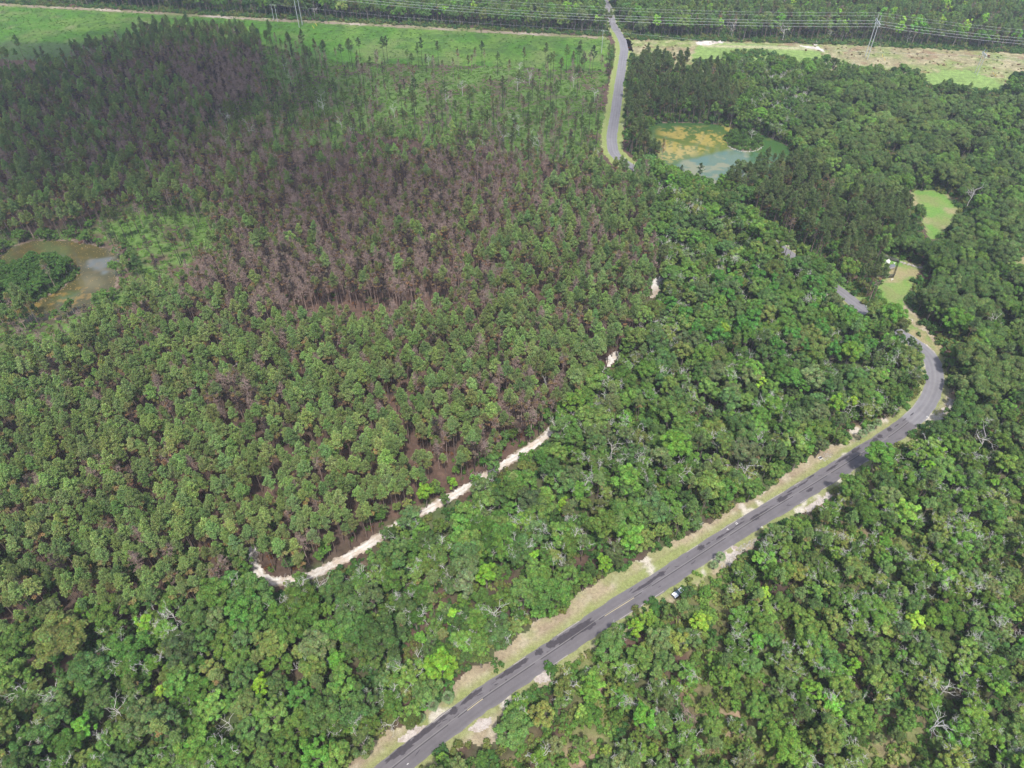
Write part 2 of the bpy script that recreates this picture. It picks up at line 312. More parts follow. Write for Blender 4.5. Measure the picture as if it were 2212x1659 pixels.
def sand_col(x, y):
    c = np.tile(np.array((0.46, 0.445, 0.42)), (len(x), 1))
    c = blend(c, np.array((0.36, 0.30, 0.24)), np.clip((fnoise(x, y, 3) - 0.5) * 5, 0, 1) * 0.8)
    c = blend(c, np.array((0.22, 0.18, 0.14)), np.clip((fnoise(x + 40, y, 22) - 0.50) * 6, 0, 1) * 0.8)
    d = dist_line(TRACK, x, y); c = blend(c, np.array((0.20, 0.165, 0.125)), np.clip((d - 1.0 + (fnoise(x, y, 1.6) - .5) * 2.6) * 2, 0, 1) * .95 * (d < 12))
    return blend(c, np.array((0.30, 0.25, 0.19)), np.clip(1 - d / .5, 0, 1) * .5)
M_sand = attr_ground_material('sand', 1.2, 0.25, fine=6)
zone_sheet('bare_sand', [[(1505, 91), (1560, 88), (1560, 93), (1520, 98), (1504, 97)], [(1730, 99), (1765, 101), (1780, 112), (1760, 106)], [(1758, 80), (1768, 78), (1764, 98), (1756, 98)]], 0.06, sand_col, M_sand, step=1.2, wob=1.5)
# dirt track along the corridor
def ribbon(line, w0, w1, z, name, m, colfn=None, jit=0.0, props=None, across=1, parent=None):
    line = np.asarray(line, float); d = np.gradient(line, axis=0); d /= np.linalg.norm(d, axis=1)[:, None]; nrm = np.stack([-d[:, 1], d[:, 0]], 1)
    k = len(line); cols = []
    for j in range(across + 1):
        o = w0 + (w1 - w0) * j / across
        jj = jit * (rng.random(k) - 0.5) * 2 if j in (0, across) else 0
        cols.append(line + nrm * (o + jj)[:, None] if np.ndim(jj) else line + nrm * o)
    v = np.stack(cols, 1).reshape(-1, 2); v = np.hstack([v, np.full((len(v), 1), z)]); q = across + 1
    f = [[i * q + j, i * q + j + 1, (i + 1) * q + j + 1, (i + 1) * q + j] for i in range(k - 1) for j in range(across)]
    mb = MB(); mb.add(v, np.array(f)[:, ::-1]); me = mb.mesh(name, m)
    if colfn is not None:
        ca = me.color_attributes.new('col', 'FLOAT_COLOR', 'POINT'); c = np.ones((len(v), 4)); c[:, :3] = colfn(v[:, 0], v[:, 1]); ca.data.foreach_set('color', c.astype(np.float32).ravel())
    return link(name, me, parent, **(props if props is not None else {'kind': 'structure'}))
def resample(line, step):
    line = np.asarray(line, float); s = np.concatenate([[0], np.cumsum(np.linalg.norm(np.diff(line, axis=0), axis=1))])
    t = np.arange(0, s[-1], step); return np.stack([np.interp(t, s, line[:, i]) for i in (0, 1)], 1)
def dirt_col(x, y):
    c = np.tile(np.array((0.20, 0.165, 0.12)), (len(x), 1))
    c = blend(c, np.array((0.12, 0.14, 0.05)), np.clip((fnoise(x, y, 12) - 0.5) * 5, 0, 1) * 0.8)
    return blend(c, np.array((0.33, 0.29, 0.24)), np.clip((fnoise(x + 60, y, 25) - 0.58) * 8, 0, 1) * .8)
dl = resample(W([(-420, -16), (0, 10), (233, 22), (433, 34), (567, 42), (737, 50), (1037, 67), (1295, 81)]), 2.5)
ribbon(dl, -3.2, 2.6, 0.07, 'dirt_track', M_sand, dirt_col, jit=1.6, across=6)
# sand track
tr = resample(TRACK, 0.6)
ribbon(tr, -1.7, 1.7, 0.06, 'sand_track', M_sand, sand_col, jit=0.5, across=10)

zone_sheet('bare_sand', [[(1312, 776), (1332, 762), (1338, 770), (1314, 790)], [(1374, 706), (1382, 696), (1386, 716), (1376, 730)], [(1408, 600), (1442, 598), (1426, 620), (1408, 642)]], 0.05, sand_col, M_sand, step=0.8, wob=1.5)
# verges
def verge_col(x, y):
    c = np.tile(np.array((0.245, 0.21, 0.14)), (len(x), 1))
    c = blend(c, np.array((0.18, 0.14, 0.10)), np.clip((fnoise(x, y, 5) - 0.5) * 5, 0, 1) * 0.6)
    c = blend(c, np.array((0.34, 0.31, 0.24)), np.clip((fnoise(x + 71, y, 3) - 0.55) * 6, 0, 1) * 0.5)
    d = dist_line(ROAD[::2], x, y)
    g = np.clip(1 - (d - 4.2) / 2.2, 0, 1) * 0.75 + np.clip((fnoise(x + 33, y, 9) - 0.52) * 7, 0, 1) * 0.6
    c = blend(c, np.array((0.16, 0.19, 0.065)), np.clip(g, 0, 0.9))
    c = blend(c, np.array((0.40, 0.37, 0.33)), np.clip((fnoise(x + 133, y + 20, 6) - 0.66) * 12, 0, 1) * 0.8)
    px, py = proj(x, y, 0)
    c = blend(c, np.array((0.17, 0.22, 0.06)), ((py < 360) * 0.75))
    return c
M_verge = attr_ground_material('verge_grass', 1.0, 0.3, fine=5)
R2 = resample(ROAD, 2.0); dR = np.gradient(R2, axis=0); dR /= np.linalg.norm(dR, axis=1)[:, None]; nR = np.stack([-dR[:, 1], dR[:, 0]], 1)
def strip(line, nrm, a, b): return np.vstack([line + nrm * a, (line + nrm * b)[::-1]])
v_end = np.argmin(np.hypot(*(R2 - np.array(P(2016, 800))).T))
verge_p = [W(clear_main)] + [strip(R2[i:i + 12], nR[i:i + 12], -6.5, 6.5) for i in range(0, len(R2) - 12, 10)]
zone_sheet('grass_verge', verge_p, 0.03, verge_col, M_verge, step=0.5, wob=1.6, wsc=2.5, world=True)
def bare_patch_col(x, y):
    c = np.tile(np.array((0.34, 0.31, 0.285)), (len(x), 1)); return blend(c, np.array((0.25, 0.21, 0.18)), np.clip((fnoise(x, y, 2) - 0.5) * 6, 0, 1))
zone_sheet('bare_soil', [[(858, 1600), (900, 1568), (925, 1565), (915, 1585), (880, 1605)], [(1012, 1578), (1030, 1560), (1066, 1540), (1054, 1566), (1036, 1586)], [(1155, 1465), (1180, 1450), (1186, 1465), (1170, 1480)],
                         [(1560, 1210), (1585, 1185), (1600, 1190), (1575, 1222)], [(1740, 1100), (1790, 1062), (1795, 1072), (1745, 1108)], [(2030, 900), (2050, 860), (2068, 865), (2045, 890)], [(1995, 745), (2015, 755), (2028, 775), (2012, 768)]],
           0.045, bare_patch_col, M_sand, step=0.35, wob=1.8, wsc=2.0)
# yard and glades
def yard_col(x, y):
    px, py = proj(x, y, 0)
    c = np.tile(np.array((0.10, 0.195, 0.04)), (len(x), 1)); c = blend(c, np.array((0.17, 0.155, 0.075)), np.clip((fnoise(x + 9, y + 9, 6) - .46) * 6, 0, 1) * .55)
    c = blend(c, np.array((0.22, 0.19, 0.105)), np.clip((fnoise(x, y, 8) - 0.42) * 5, 0, 1) * np.where(py > 610, np.where(py > 660, 0.95, 0.25), 0.9))
    return blend(c, np.array((0.17, 0.22, 0.06)), np.clip((fnoise(x + 20, y, 4) - 0.55) * 5, 0, 1) * 0.4)
zone_sheet('lawn', [yard, glade1, glade2, [(1665, 515), (1730, 555), (1800, 600), (1900, 660), (1890, 668), (1800, 625), (1700, 540)]], 0.035, yard_col, M_verge, step=1.2, wob=2.0, wsc=5)

# road
def asphalt():
    m, N, L, b = mat('asphalt'); b.inputs['Roughness'].default_value = 0.85; b.inputs['Specular IOR Level'].default_value = 0.25
    a = N.new('ShaderNodeAttribute'); a.attribute_name = 'col'; tc = N.new('ShaderNodeTexCoord')
    n = N.new('ShaderNodeTexNoise'); n.inputs['Scale'].default_value = 0.35; n.inputs['Detail'].default_value = 10; n.inputs['Roughness'].default_value = 0.75
    L.new(tc.outputs['Object'], n.inputs['Vector']); mr = N.new('ShaderNodeMapRange'); mr.inputs['From Min'].default_value = 0.3; mr.inputs['From Max'].default_value = 0.7; mr.inputs['To Min'].default_value = 0.86; mr.inputs['To Max'].default_value = 1.14
    L.new(n.outputs['Fac'], mr.inputs['Value']); v = N.new('ShaderNodeVectorMath'); v.operation = 'SCALE'
    L.new(a.outputs['Color'], v.inputs[0]); L.new(mr.outputs[0], v.inputs['Scale']); L.new(v.outputs[0], b.inputs['Base Color']); return m
M_asph = asphalt()
road_line = resample(ROAD, 1.0); rk = len(road_line)
i_mid = np.argmin(np.hypot(*(road_line - np.array(P(1966, 912))).T))
dist_i = np.arange(rk)
road_d = np.gradient(road_line, axis=0); road_d /= np.linalg.norm(road_d, axis=1)[:, None]; road_n = np.stack([-road_d[:, 1], road_d[:, 0]], 1)
acr = 12; hw = ROAD_W / 2
vv = []; cc = []
for i in range(rk):
    for j in range(acr + 1):
        o = -hw + ROAD_W * j / acr
        if j in (0, acr): o += (vnoise(np.array([i * 0.45]), np.array([j * 3.3]))[0] - 0.5) * 0.5
        p = road_line[i] + road_n[i] * o; vv.append((p[0], p[1], 0.08))
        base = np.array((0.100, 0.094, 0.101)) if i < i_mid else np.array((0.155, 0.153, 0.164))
        w = 1 + 0.10 * math.cos(2 * math.pi * abs(o) / 1.7) * (0.6 if i < i_mid else 1.0)
        if abs(o) > hw - 0.6: w *= 1.12
        if i > i_mid and (i // 23) % 3 == 1: w *= 0.93
        cc.append(base * w * (0.92 + 0.16 * vnoise(np.array([i * 0.07]), np.array([j * 0.5]))[0]))
q = acr + 1
ff = [[i * q + j + 1, i * q + j, (i + 1) * q + j, (i + 1) * q + j + 1] for i in range(rk - 1) for j in range(acr)]
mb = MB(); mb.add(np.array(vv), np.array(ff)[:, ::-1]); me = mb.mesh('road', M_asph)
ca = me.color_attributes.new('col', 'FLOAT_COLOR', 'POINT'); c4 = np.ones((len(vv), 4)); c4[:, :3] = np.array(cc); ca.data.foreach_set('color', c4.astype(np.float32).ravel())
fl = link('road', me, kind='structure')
def curved(a, b, w, z, name, m, off=0.0, **pr):
    seg = road_line[a:b]; n = road_n[a:b]; v = []
    for i in range(len(seg)):
        for s_ in (-w / 2, w / 2): pq = seg[i] + n[i] * (off + s_); v.append((pq[0], pq[1], z))
    mb = MB(); mb.add(np.array(v), [[2 * i, 2 * i + 1, 2 * i + 3, 2 * i + 2] for i in range(len(seg) - 1)]); return link(name, mb.mesh(name, m), fl, **pr)
def at_road(px, py): return int(np.argmin(np.hypot(*(road_line - np.array(P(px, py))).T)))
M_seam = simple('dark_seam', (0.035, 0.033, 0.036), 0.9, 0.1)
M_yline = simple('worn_yellow_line', (0.38, 0.335, 0.20), 0.8, 0.2, nscale=2, amt=0.25)
M_wline = simple('faded_line', (0.17, 0.165, 0.16), 0.85, 0.2, nscale=1, amt=0.2)
M_seal = simple('sealant_dark', (0.038, 0.034, 0.04), 0.75, 0.3, nscale=1.5, amt=0.35)
M_edge = simple('pale_edge', (0.24, 0.225, 0.21), 0.9, 0.1, nscale=1.5, amt=0.3)
# centre seam, in runs, and the pale ghost of the line beside it
i = 2
while i < i_mid:
    n_ = random.randint(14, 34); curved(i, min(i + n_, i_mid), 0.20, 0.096, 'centre_seam', M_seam, 0.1); i += n_ + random.randint(1, 5)
curved(i_mid - 40, min(i_mid + 90, rk), 0.14, 0.094, 'faded_centre_line', M_wline, 0.1)
curved(0, i_mid, 0.12, 0.094, 'faded_centre_line', M_wline, 0.45)
for (p0, p1) in (((1009, 1533), (1051, 1503)), ((1307, 1330), (1374, 1288))):
    curved(at_road(*p0), at_road(*p1), 0.15, 0.1, 'yellow_centre_line', M_yline, 0.05)
curved(at_road(1857, 984), at_road(1864, 980), 0.3, 0.1, 'yellow_centre_line', M_yline, 0.0)
def blob(cx, cy, L_, w_, ang, rough_, z, name, m, parent=None, n=26, seed=0, **pr):
    r_ = np.random.default_rng(seed); th = np.arange(n) * 2 * math.pi / n; rr = 1 + rough_ * (r_.random(n) - 0.5) * 2
    x = np.cos(th) * L_ / 2 * rr; y = np.sin(th) * w_ / 2 * rr; c_, s_ = math.cos(ang), math.sin(ang)
    v = np.stack([cx + x * c_ - y * s_, cy + x * s_ + y * c_, np.full(n, z)], 1); v = np.vstack([v, [[cx, cy, z]]])
    mb = MB(); mb.add(v, [[k, (k + 1) % n, n] for k in range(n)]); return link(name, mb.mesh(name, m), parent, **pr)
# dark sealant stains on the far lane (position in px, length m, width m)
stains = [(1268, 1352, 5, 2.7), (1190, 1388, 3.2, 2.0), (1163, 1407, 2.6, 1.8), (1240, 1366, 13, 2.6), (1215, 1377, 5, 1.4), (1108, 1445, 9, 1.5), (1125, 1433, 5, 1.1), (1016, 1505, 6.5, 1.3), (1028, 1497, 3, 0.8), (975, 1535, 2.6, 1.6),
          (960, 1548, 3, .8), (921, 1577, 8, 1.4), (898, 1596, 4, 1.2), (875, 1612, 8, 1.7), (860, 1625, 7, 1.2), (1395, 1263, 8, .8), (1410, 1252, 6, .9), (1428, 1240, 3.2, 1.5), (1380, 1272, 5, .5), (1400, 1268, 4, .35), (1230, 1372, 5, 1.6),
          (1515, 1183, 2.6, 1.6), (1530, 1174, 2, .5), (1555, 1160, 4, .7), (1575, 1148, 5, .5), (1598, 1132, 5, .5), (1632, 1118, 4, 1.6), (1650, 1105, 6, .6), (1690, 1078, 4, 1.9), (1700, 1070, 5, .6), (1712, 1058, 5, .6),
          (1734, 1045, 4, .5), (1752, 1030, 4, .5), (1795, 1012, 7, .8), (1820, 992, 7, .9), (1848, 972, 5, 1.3), (1889, 952, 3.0, 1.8), (1900, 943, 2.6, 1.7), (1921, 928, 2.4, 1.7), (1938, 918, 3, .4), (1952, 908, 3, .4), (1970, 895, 2.5, .5), (1750, 1058, 3.2, 1.0)]
for k, (a, b, L_, w_) in enumerate(stains):
    if L_ == 0: continue
    x, y = P(a, b); ii = int(np.argmin(np.hypot(*(road_line - np.array((x, y))).T))); dd = road_d[ii]
    off = float(np.dot(np.array((x, y)) - road_line[ii], road_n[ii])); off = max(-hw + .2 + w_ / 2, min(hw - .2 - w_ / 2, off)); x, y = road_line[ii] + road_n[ii] * off
    blob(x, y, L_, w_, math.atan2(dd[1], dd[0]), 0.28, 0.0845 + 0.00022 * k, 'sealant_stain', M_seal, fl, n=30, seed=k)
# thin ragged cracks, filled dark
for k in range(46):
    ii = random.randint(5, i_mid - 10); off = random.uniform(0.5, 2.6) if random.random() < .8 else -random.uniform(0.6, 2.6)
    pq = road_line[ii] + road_n[ii] * off; dd = road_d[ii]
    blob(pq[0], pq[1], random.uniform(.6, 2.6), random.uniform(.12, .35), math.atan2(dd[1], dd[0]) + random.uniform(-.4, .4), 0.5, 0.0935, 'crack_filling', M_seal, fl, n=12, seed=100 + k)
# pale broken edges of the asphalt and worn white marks painted on it
i = 5
while i < min(rk - 20, i_mid + 60):
    n_ = random.randint(3, 10)
    if random.random() < .5: curved(i, i + n_, 0.22, 0.09, 'pale_edge', M_edge, random.choice((-1, 1)) * (hw - 0.15))
    i += n_
M_mark = simple('worn_white_paint', (0.5, 0.5, 0.49), 0.8, 0.2, nscale=4, amt=0.3)
def painted(name, polys, px, py, size, **pr):              # small strokes painted on the asphalt: polys in units of SIZE
    x, y = P(px, py); ii = int(np.argmin(np.hypot(*(road_line - np.array((x, y))).T))); d, n = road_d[ii], road_n[ii]; mb = MB()
    for pl in polys:
        v = [(x + size * (a * d[0] + b * n[0]), y + size * (a * d[1] + b * n[1]), 0.104) for a, b in pl]
        mb.add(v, [list(range(len(v)))])
    return link(name, mb.mesh(name, M_mark), fl, **pr)
one = [(-.5, -.35), (.5, -.35), (.5, -.15), (-.5, -.15)]; seven_a = [(.35, 0), (.5, 0), (.5, .45), (.35, .45)]; seven_b = [(-.5, .1), (.35, .3), (.35, .45), (-.5, .25)]
painted('painted_mark', [one, seven_a, seven_b], 1591, 1131, .8, label='white painted strokes like a 17 at the road edge')
painted('painted_mark', [[(-.5, 0), (.5, -.4), (.5, -.15)], [(-.5, 0), (.5, .15), (.5, .4)], [(.3, -.4), (.5, -.4), (.5, .4), (.3, .4)]], 1571, 1144, .8, label='white painted open triangle at the road edge')
painted('painted_mark', [one, seven_a, seven_b], 1646, 1139, .7)
painted('painted_mark', [[(-.5, -.5), (.5, -.4), (.5, -.2), (-.4, -.3)], [(-.4, .0), (.6, .1), (.6, .3), (-.4, .2)], [(0, -.4), (.15, -.4), (.15, .5), (0, .5)]], 2003, 901, .95, label='white painted scribble in the bend')
painted('painted_mark', [[(-.5, -.2), (.3, -.2), (.3, .1), (-.5, .1)]], 881, 1650, .6)

# ------------------------------------------------------------------ ponds
def pond_material(name, rough=0.12):
    m, N, L, b = mat(name); b.inputs['Roughness'].default_value = rough; b.inputs['Specular IOR Level'].default_value = 0.5; b.inputs['IOR'].default_value = 1.33
    a = N.new('ShaderNodeAttribute'); a.attribute_name = 'col'; L.new(a.outputs['Color'], b.inputs['Base Color'])
    tc = N.new('ShaderNodeTexCoord'); n = N.new('ShaderNodeTexNoise'); n.inputs['Scale'].default_value = 1.5; bp = N.new('ShaderNodeBump'); bp.inputs['Strength'].default_value = 0.04; bp.inputs['Distance'].default_value = 0.1
    L.new(tc.outputs['Object'], n.inputs['Vector']); L.new(n.outputs['Fac'], bp.inputs['Height']); L.new(bp.outputs[0], b.inputs['Normal']); return m
M_pond = pond_material('pond_water')
def pond_r_col(x, y):
    px, py = proj(x, y, 0)
    c = np.tile(np.array((0.035, 0.085, 0.022)), (len(x), 1))
    n = fnoise(x, y * 0.7, 7, 6); n2 = fnoise(x + 40, y + 70, 1.6, 3); n3 = fnoise(x, y, 16, 3)
    yel = np.clip((n * 0.6 + n2 * 0.4 - 0.46) * 12, 0, 1) * np.clip(1 - (py - (360 - (px - 1400) * 0.32)) / 14, 0, 1)
    yel *= np.clip(1 - (px - 1590) / 20, 0, 1); yel *= np.clip((py - 270) / 8, 0, 1) * np.clip((px - 1412) / 20, 0, 1)
    yel *= np.clip((np.abs((py - 306) - (px - 1470) * 0.22) - 1.5) / 4, 0, 1)
    c = blend(c, np.array((0.10, 0.12, 0.022)), np.clip(1.2 - np.abs(py - 320) / 40, 0, 1) * (px < 1600) * 0.8)
    c = blend(c, np.array((0.25, 0.205, 0.055)), yel * np.clip(.35 + n2 * 1.1, 0, 1))
    teal = np.clip((py - (352 - (px - 1440) * 0.28)) / 8 + (n3 - 0.5) * 4, 0, 1) * np.clip(1 - (px - 1610) / 14, 0, 1)
    c = blend(c, np.array((0.085, 0.13, 0.095)), teal * 0.9)
    c = blend(c, np.array((0.06, 0.12, 0.10)), teal * np.clip((fnoise(x + 60, y - 30, 6) - 0.5) * 6, 0, 1) * .6)
    c = blend(c, np.array((0.17, 0.17, 0.10)), teal * np.clip((fnoise(x + 12, y, 9) - 0.56) * 9, 0, 1) * 0.8)
    c = blend(c, np.array((0.10, 0.12, 0.03)), np.clip((px - 1585) / 30, 0, 1) * np.clip((n - 0.45) * 5, 0, 1) * 0.7)
    return c
def pond_l_col(x, y):
    px, py = proj(x, y, 0)
    c = np.tile(np.array((0.058, 0.054, 0.019)), (len(x), 1)); n = fnoise(x, y, 10, 4)
    c = blend(c, np.array((0.06, 0.09, 0.03)), np.clip((n - 0.5) * 5, 0, 1) * 0.7)
    c = blend(c, np.array((0.11, 0.125, 0.13)), np.clip((1.0 - np.hypot((px - 212) / 46, (py - 570) / 26) + (n - .5) * 3) * 2, 0, 1) * 0.75)  # grey patch: sky reflection painted into the water colour
    c = blend(c, np.array((0.13, 0.115, 0.055)), np.clip(1.1 - np.hypot((px - 195) / 40, (py - 612) / 22) + (n - .5), 0, 1) * 0.8)
    return blend(c, np.array((0.20, 0.13, 0.035)), np.clip((fnoise(x + 5, y, 2.5, 3) - 0.55) * 8, 0, 1) * np.clip(0.2 + (py > 620) * 0.6, 0, 1) * .8)
def notin(*ps):
    ws = [W(p) for p in ps]
    def f(x, y):
        r = np.ones(x.shape, bool)
        for w in ws: r &= ~inside(w, x, y)
        return r
    return f
zone_sheet('pond_water', [pond_r], 0.06, pond_r_col, M_pond, step=0.5, wob=1.0, wsc=5, extra=notin(isle_r))
zone_sheet('pond_water', [pond_l], 0.06, pond_l_col, M_pond, step=0.8, wob=1.0, wsc=5, extra=notin(isle_l))
def mud_col(x, y):
    c = np.tile(np.array((0.15, 0.115, 0.085)), (len(x), 1)); return blend(c, np.array((0.07, 0.055, 0.04)), np.clip((fnoise(x, y, 4) - .5) * 5, 0, 1))
def grow(poly, k):
    w = W(poly); c = w.mean(0); d = w - c; return c + d * (1 + k / np.linalg.norm(d, axis=1)[:, None])
zone_sheet('pond_bank', [grow(pond_r, 1.2)], 0.045, mud_col, M_ground, step=1.0, wob=1.0, world=True)
zone_sheet('pond_bank', [grow(pond_l, 1.0)], 0.045, mud_col, M_ground, step=1.0, wob=1.0, world=True)
# pale rocks round the small island: a curved low kerb of stones
iw = smooth(W([(1572, 316), (1585, 323), (1600, 327), (1618, 328), (1636, 325), (1648, 316)]), 5); M_stone = simple('pale_stone', (0.27, 0.26, 0.235), 0.9, 0.1, nscale=2, amt=0.25)
isle = thing('stone_edging', 'broken ring of pale stones along the near shore of the small pond island', 'stones', (*iw.mean(0), 0.0))
def rock_mesh(name, m, seed):
    r_ = np.random.default_rng(seed); mb = MB(); rings = []
    th = np.arange(6) * math.pi / 3
    for k, (z, s_) in enumerate(((0, .9), (.3, 1), (.6, .7), (.75, .2))):
        rings.append(np.stack([np.cos(th) * s_ * (0.5 + .15 * r_.random(6)), np.sin(th) * s_ * (0.5 + .15 * r_.random(6)), np.full(6, z) + .08 * r_.random(6)], 1))
    mb.add(np.vstack(rings), [[k * 6 + j, k * 6 + (j + 1) % 6, (k + 1) * 6 + (j + 1) % 6, (k + 1) * 6 + j] for k in range(3) for j in range(6)])
    mb.add(rings[-1], [[0, 1, 2], [0, 2, 3], [0, 3, 4], [0, 4, 5]]); return mb.mesh(name, m)
rk_m = [rock_mesh('stone', M_stone, s_) for s_ in range(4)]
c0 = iw.mean(0)
for k, p in enumerate(resample(iw, 0.9)):
    if random.random() < .85:
        o = link('stone', rk_m[k % 4], isle, (p[0] - c0[0] + random.uniform(-.3, .3), p[1] - c0[1] + random.uniform(-.3, .3), 0.0)); s_ = random.uniform(.4, .95); o.scale = (s_, s_, s_ * .7); o.rotation_euler = (0, 0, random.uniform(0, 6))
# floating yellow leaves on the left pond
lv = MB(); wl = W(pond_l); q_ = rng.uniform(wl.min(0), wl.max(0), (7000, 2)); ok = inside(wl, *q_.T) & ~inside(W(isle_l), *q_.T)
dsh = dist_line(np.vstack([wl, wl[:1]]), *q_.T); dis = dist_line(np.vstack([W(isle_l), W(isle_l)[:1]]), *q_.T)
ok &= rng.random(len(q_)) < (0.9 * np.exp(-np.minimum(dsh, dis) / 2.0) + 0.06); q_ = q_[ok]
n_ = len(q_); lv.leaves(np.hstack([q_, np.full((n_, 1), 0.085)]), np.tile((0.02, 0.01, 1.0), (n_, 1)), rng.uniform(.15, .4, n_), asp=1.2)
link('floating_leaves', lv.mesh('floating_leaves', simple('lily_leaf', (0.34, 0.22, 0.075), .6, .3)), kind='stuff', label='yellow and orange leaves floating on the brown left pond', category='leaves')

# ------------------------------------------------------------------ tree prototypes
def unit(n, up=0.0):
    d = rng.normal(size=(n, 3)); d[:, 2] += up; return d / (np.linalg.norm(d, axis=1)[:, None] + 1e-9)
def bent(p0, p1, k, amp):
    t = np.linspace(0, 1, k)[:, None]; p = p0 * (1 - t) + p1 * t; o = rng.normal(size=(k, 3)) * amp; o[0] = 0; o[-1] = 0; return p + o
def pine(seed, H=18.0, R=2.5, frac=0.48, dens=1.0, caph=.68, brown=0.0, bare=0.0, ntw=4):
    """crown (needle tufts), trunk with limbs"""
    global rng; keep_ = rng; rng = np.random.default_rng(seed)
    cr, tk = MB(), MB(); lean = rng.normal(size=2) * 0.25
    top = np.array((lean[0], lean[1], H)); tp = bent(np.zeros(3), top, 7, 0.06); tk.tube(tp, np.linspace(0.19, 0.035, 7), 6)
    z0 = H * (1 - frac); nb = int(46 * dens)
    for k in range(nb):
        f = (k + rng.random()) / nb; z = z0 + (H - z0) * f ** 0.85
        a = rng.random() * 6.283; Lb = R * (1.02 - f ** 2.2) * rng.uniform(.65, 1.1) * (0.75 if f < .15 else 1)
        c = np.array([np.interp(z, tp[:, 2], tp[:, 0]), np.interp(z, tp[:, 2], tp[:, 1]), z]); tip = c + np.array((math.cos(a) * Lb, math.sin(a) * Lb, Lb * rng.uniform(.1, .45)))
        tk.tube([c, (c + tip) / 2 + (0, 0, -.05), tip], [.045, .03, .015], 3, False)
        if bare and f < caph and rng.random() < bare:
            for _ in range(ntw):
                q = c + (tip - c) * rng.uniform(.4, 1); tk.tube([q, q + unit(1, .4)[0] * rng.uniform(.4, 1.0)], [.035, .02], 3, False)
            continue
        for s_ in ((1.0, .62), (.66, .58), (.36, .5)) if Lb > 1.1 else ((.95, .6), (.5, .5)):
            pc = c + (tip - c) * s_[0] + rng.normal(size=3) * .12; r_ = s_[1] * rng.uniform(.8, 1.2); n = 34
            ml_ = np.array((1.0, 1, 1)) * rng.uniform(.85, 1.15)
            if brown and f < brown * rng.uniform(.7, 1.3): ml_ = np.array((1.45, .86, 1.15)) * rng.uniform(.7, 1.1)
            d = unit(n, .35); cr.leaves(pc + d * r_ * .35 * (1, 1, .7), d, rng.uniform(.5, .85, n) * r_, tip=d * (1, 1, .8), var=.22, mul=ml_)
    for _ in range(3):
        d = unit(24, .6); cr.leaves(top + rng.normal(size=3) * .25 + d * .15, d, rng.uniform(.35, .6, 24), tip=d, var=.22)
    rng = keep_; return cr, tk
def broadleaf(seed, H=12.0, R=3.8, lobes=20, leaf=0.27, flat=0.75, dens=1.0, open_=0.0):
    global rng; keep_ = rng; rng = np.random.default_rng(seed)
    cr, tk = MB(), MB(); base = H * 0.42; cz = base + (H - base) * .45
    tk.tube(bent(np.zeros(3), np.array((rng.normal() * .3, rng.normal() * .3, base)), 4, .08), np.linspace(.3, .2, 4), 6, False)
    for k in range(lobes):
        f = (k + .5) / lobes; zz = 1 - 1.35 * f; a = k * 2.39996 + rng.normal() * .35; rr = math.sqrt(max(0, 1 - zz * zz)) if zz > 0 else 1 - .2 * zz * zz
        er = rng.uniform(.5, 1.38); c = np.array((math.cos(a) * rr * R * .78 * er, math.sin(a) * rr * R * .78 * er, cz + zz * (H - cz) * flat * er))
        lr = R * rng.uniform(.22, .44)
        tk.tube(bent(np.array((0, 0, base)), c, 4, .15), [.11, .08, .05, .02], 4, False)
        if rng.random() < open_: continue
        subs = 6
        for _ in range(subs):
            cm_ = rng.uniform(.78, 1.22) * (1 + .06 * rng.normal(size=3)); sc = c + unit(1, .5)[0] * lr * .55; sr = lr * rng.uniform(.38, .62); n = int(80 * dens * (sr / .7) ** 2 + 16)
            d = unit(n, .45); p = sc + d * sr * (1, 1, .75) * rng.uniform(.7, 1.08, (n, 1)); nn = d + rng.normal(size=(n, 3)) * .42 + (0, 0, .45); nn /= np.linalg.norm(nn, axis=1)[:, None]
            cr.leaves(p, nn, rng.uniform(.6, 1.3, n) * leaf, asp=1.35, var=.32, mul=cm_)
    rng = keep_; return cr, tk
def twigs(mb, p, d, L_, r_, depth, spread=.75, up=.15):
    q = p + d * L_; mid = (p + q) / 2 + rng.normal(size=3) * L_ * .09; mb.tube([p, mid, q], [r_, r_ * .8, r_ * .55], 4 if r_ > .06 else 3, False)
    if depth == 0: return
    for _ in range(3 if depth > 1 else 3):
        nd = d + rng.normal(size=3) * spread + (0, 0, up); nd /= np.linalg.norm(nd)
        s_ = q if rng.random() < .6 else mid; twigs(mb, s_, nd, L_ * rng.uniform(.5, .8), r_ * .55, depth - 1, spread, up)
def dead(seed, H=11.0, spread=.75, r=.16, limbs=6, depth=3, Lf=.3):
    global rng; keep_ = rng; rng = np.random.default_rng(seed); tk, br = MB(), MB()
    tp = bent(np.zeros(3), np.array((rng.normal() * .4, rng.normal() * .4, H * .75)), 5, .15); tk.tube(tp, np.linspace(r, r * .45, 5), 5)
    for k in range(limbs):
        i = rng.integers(2, 5); a = rng.random() * 6.283; d = np.array((math.cos(a), math.sin(a), rng.uniform(.3, 1.0))); d /= np.linalg.norm(d)
        twigs(br, tp[i], d, H * Lf * rng.uniform(.6, 1), r * .5, depth - 1, spread)
    rng = keep_; return tk, br
def crown_twigs(seed, R=3.6, z=10.5):
    """pale dead branches showing through the top of a living crown"""
    global rng; keep_ = rng; rng = np.random.default_rng(seed); br = MB()
    for k in range(7):
        a = rng.random() * 6.283; rr = R * rng.uniform(.1, .85); p = np.array((math.cos(a) * rr, math.sin(a) * rr, z - 2.2)); d = np.array((math.cos(a) * .6, math.sin(a) * .6, .9)); d /= np.linalg.norm(d)
        twigs(br, p, d, rng.uniform(1.3, 2.0), .075, 3 if k < 4 else 2, .85, .1)
    rng = keep_; return br
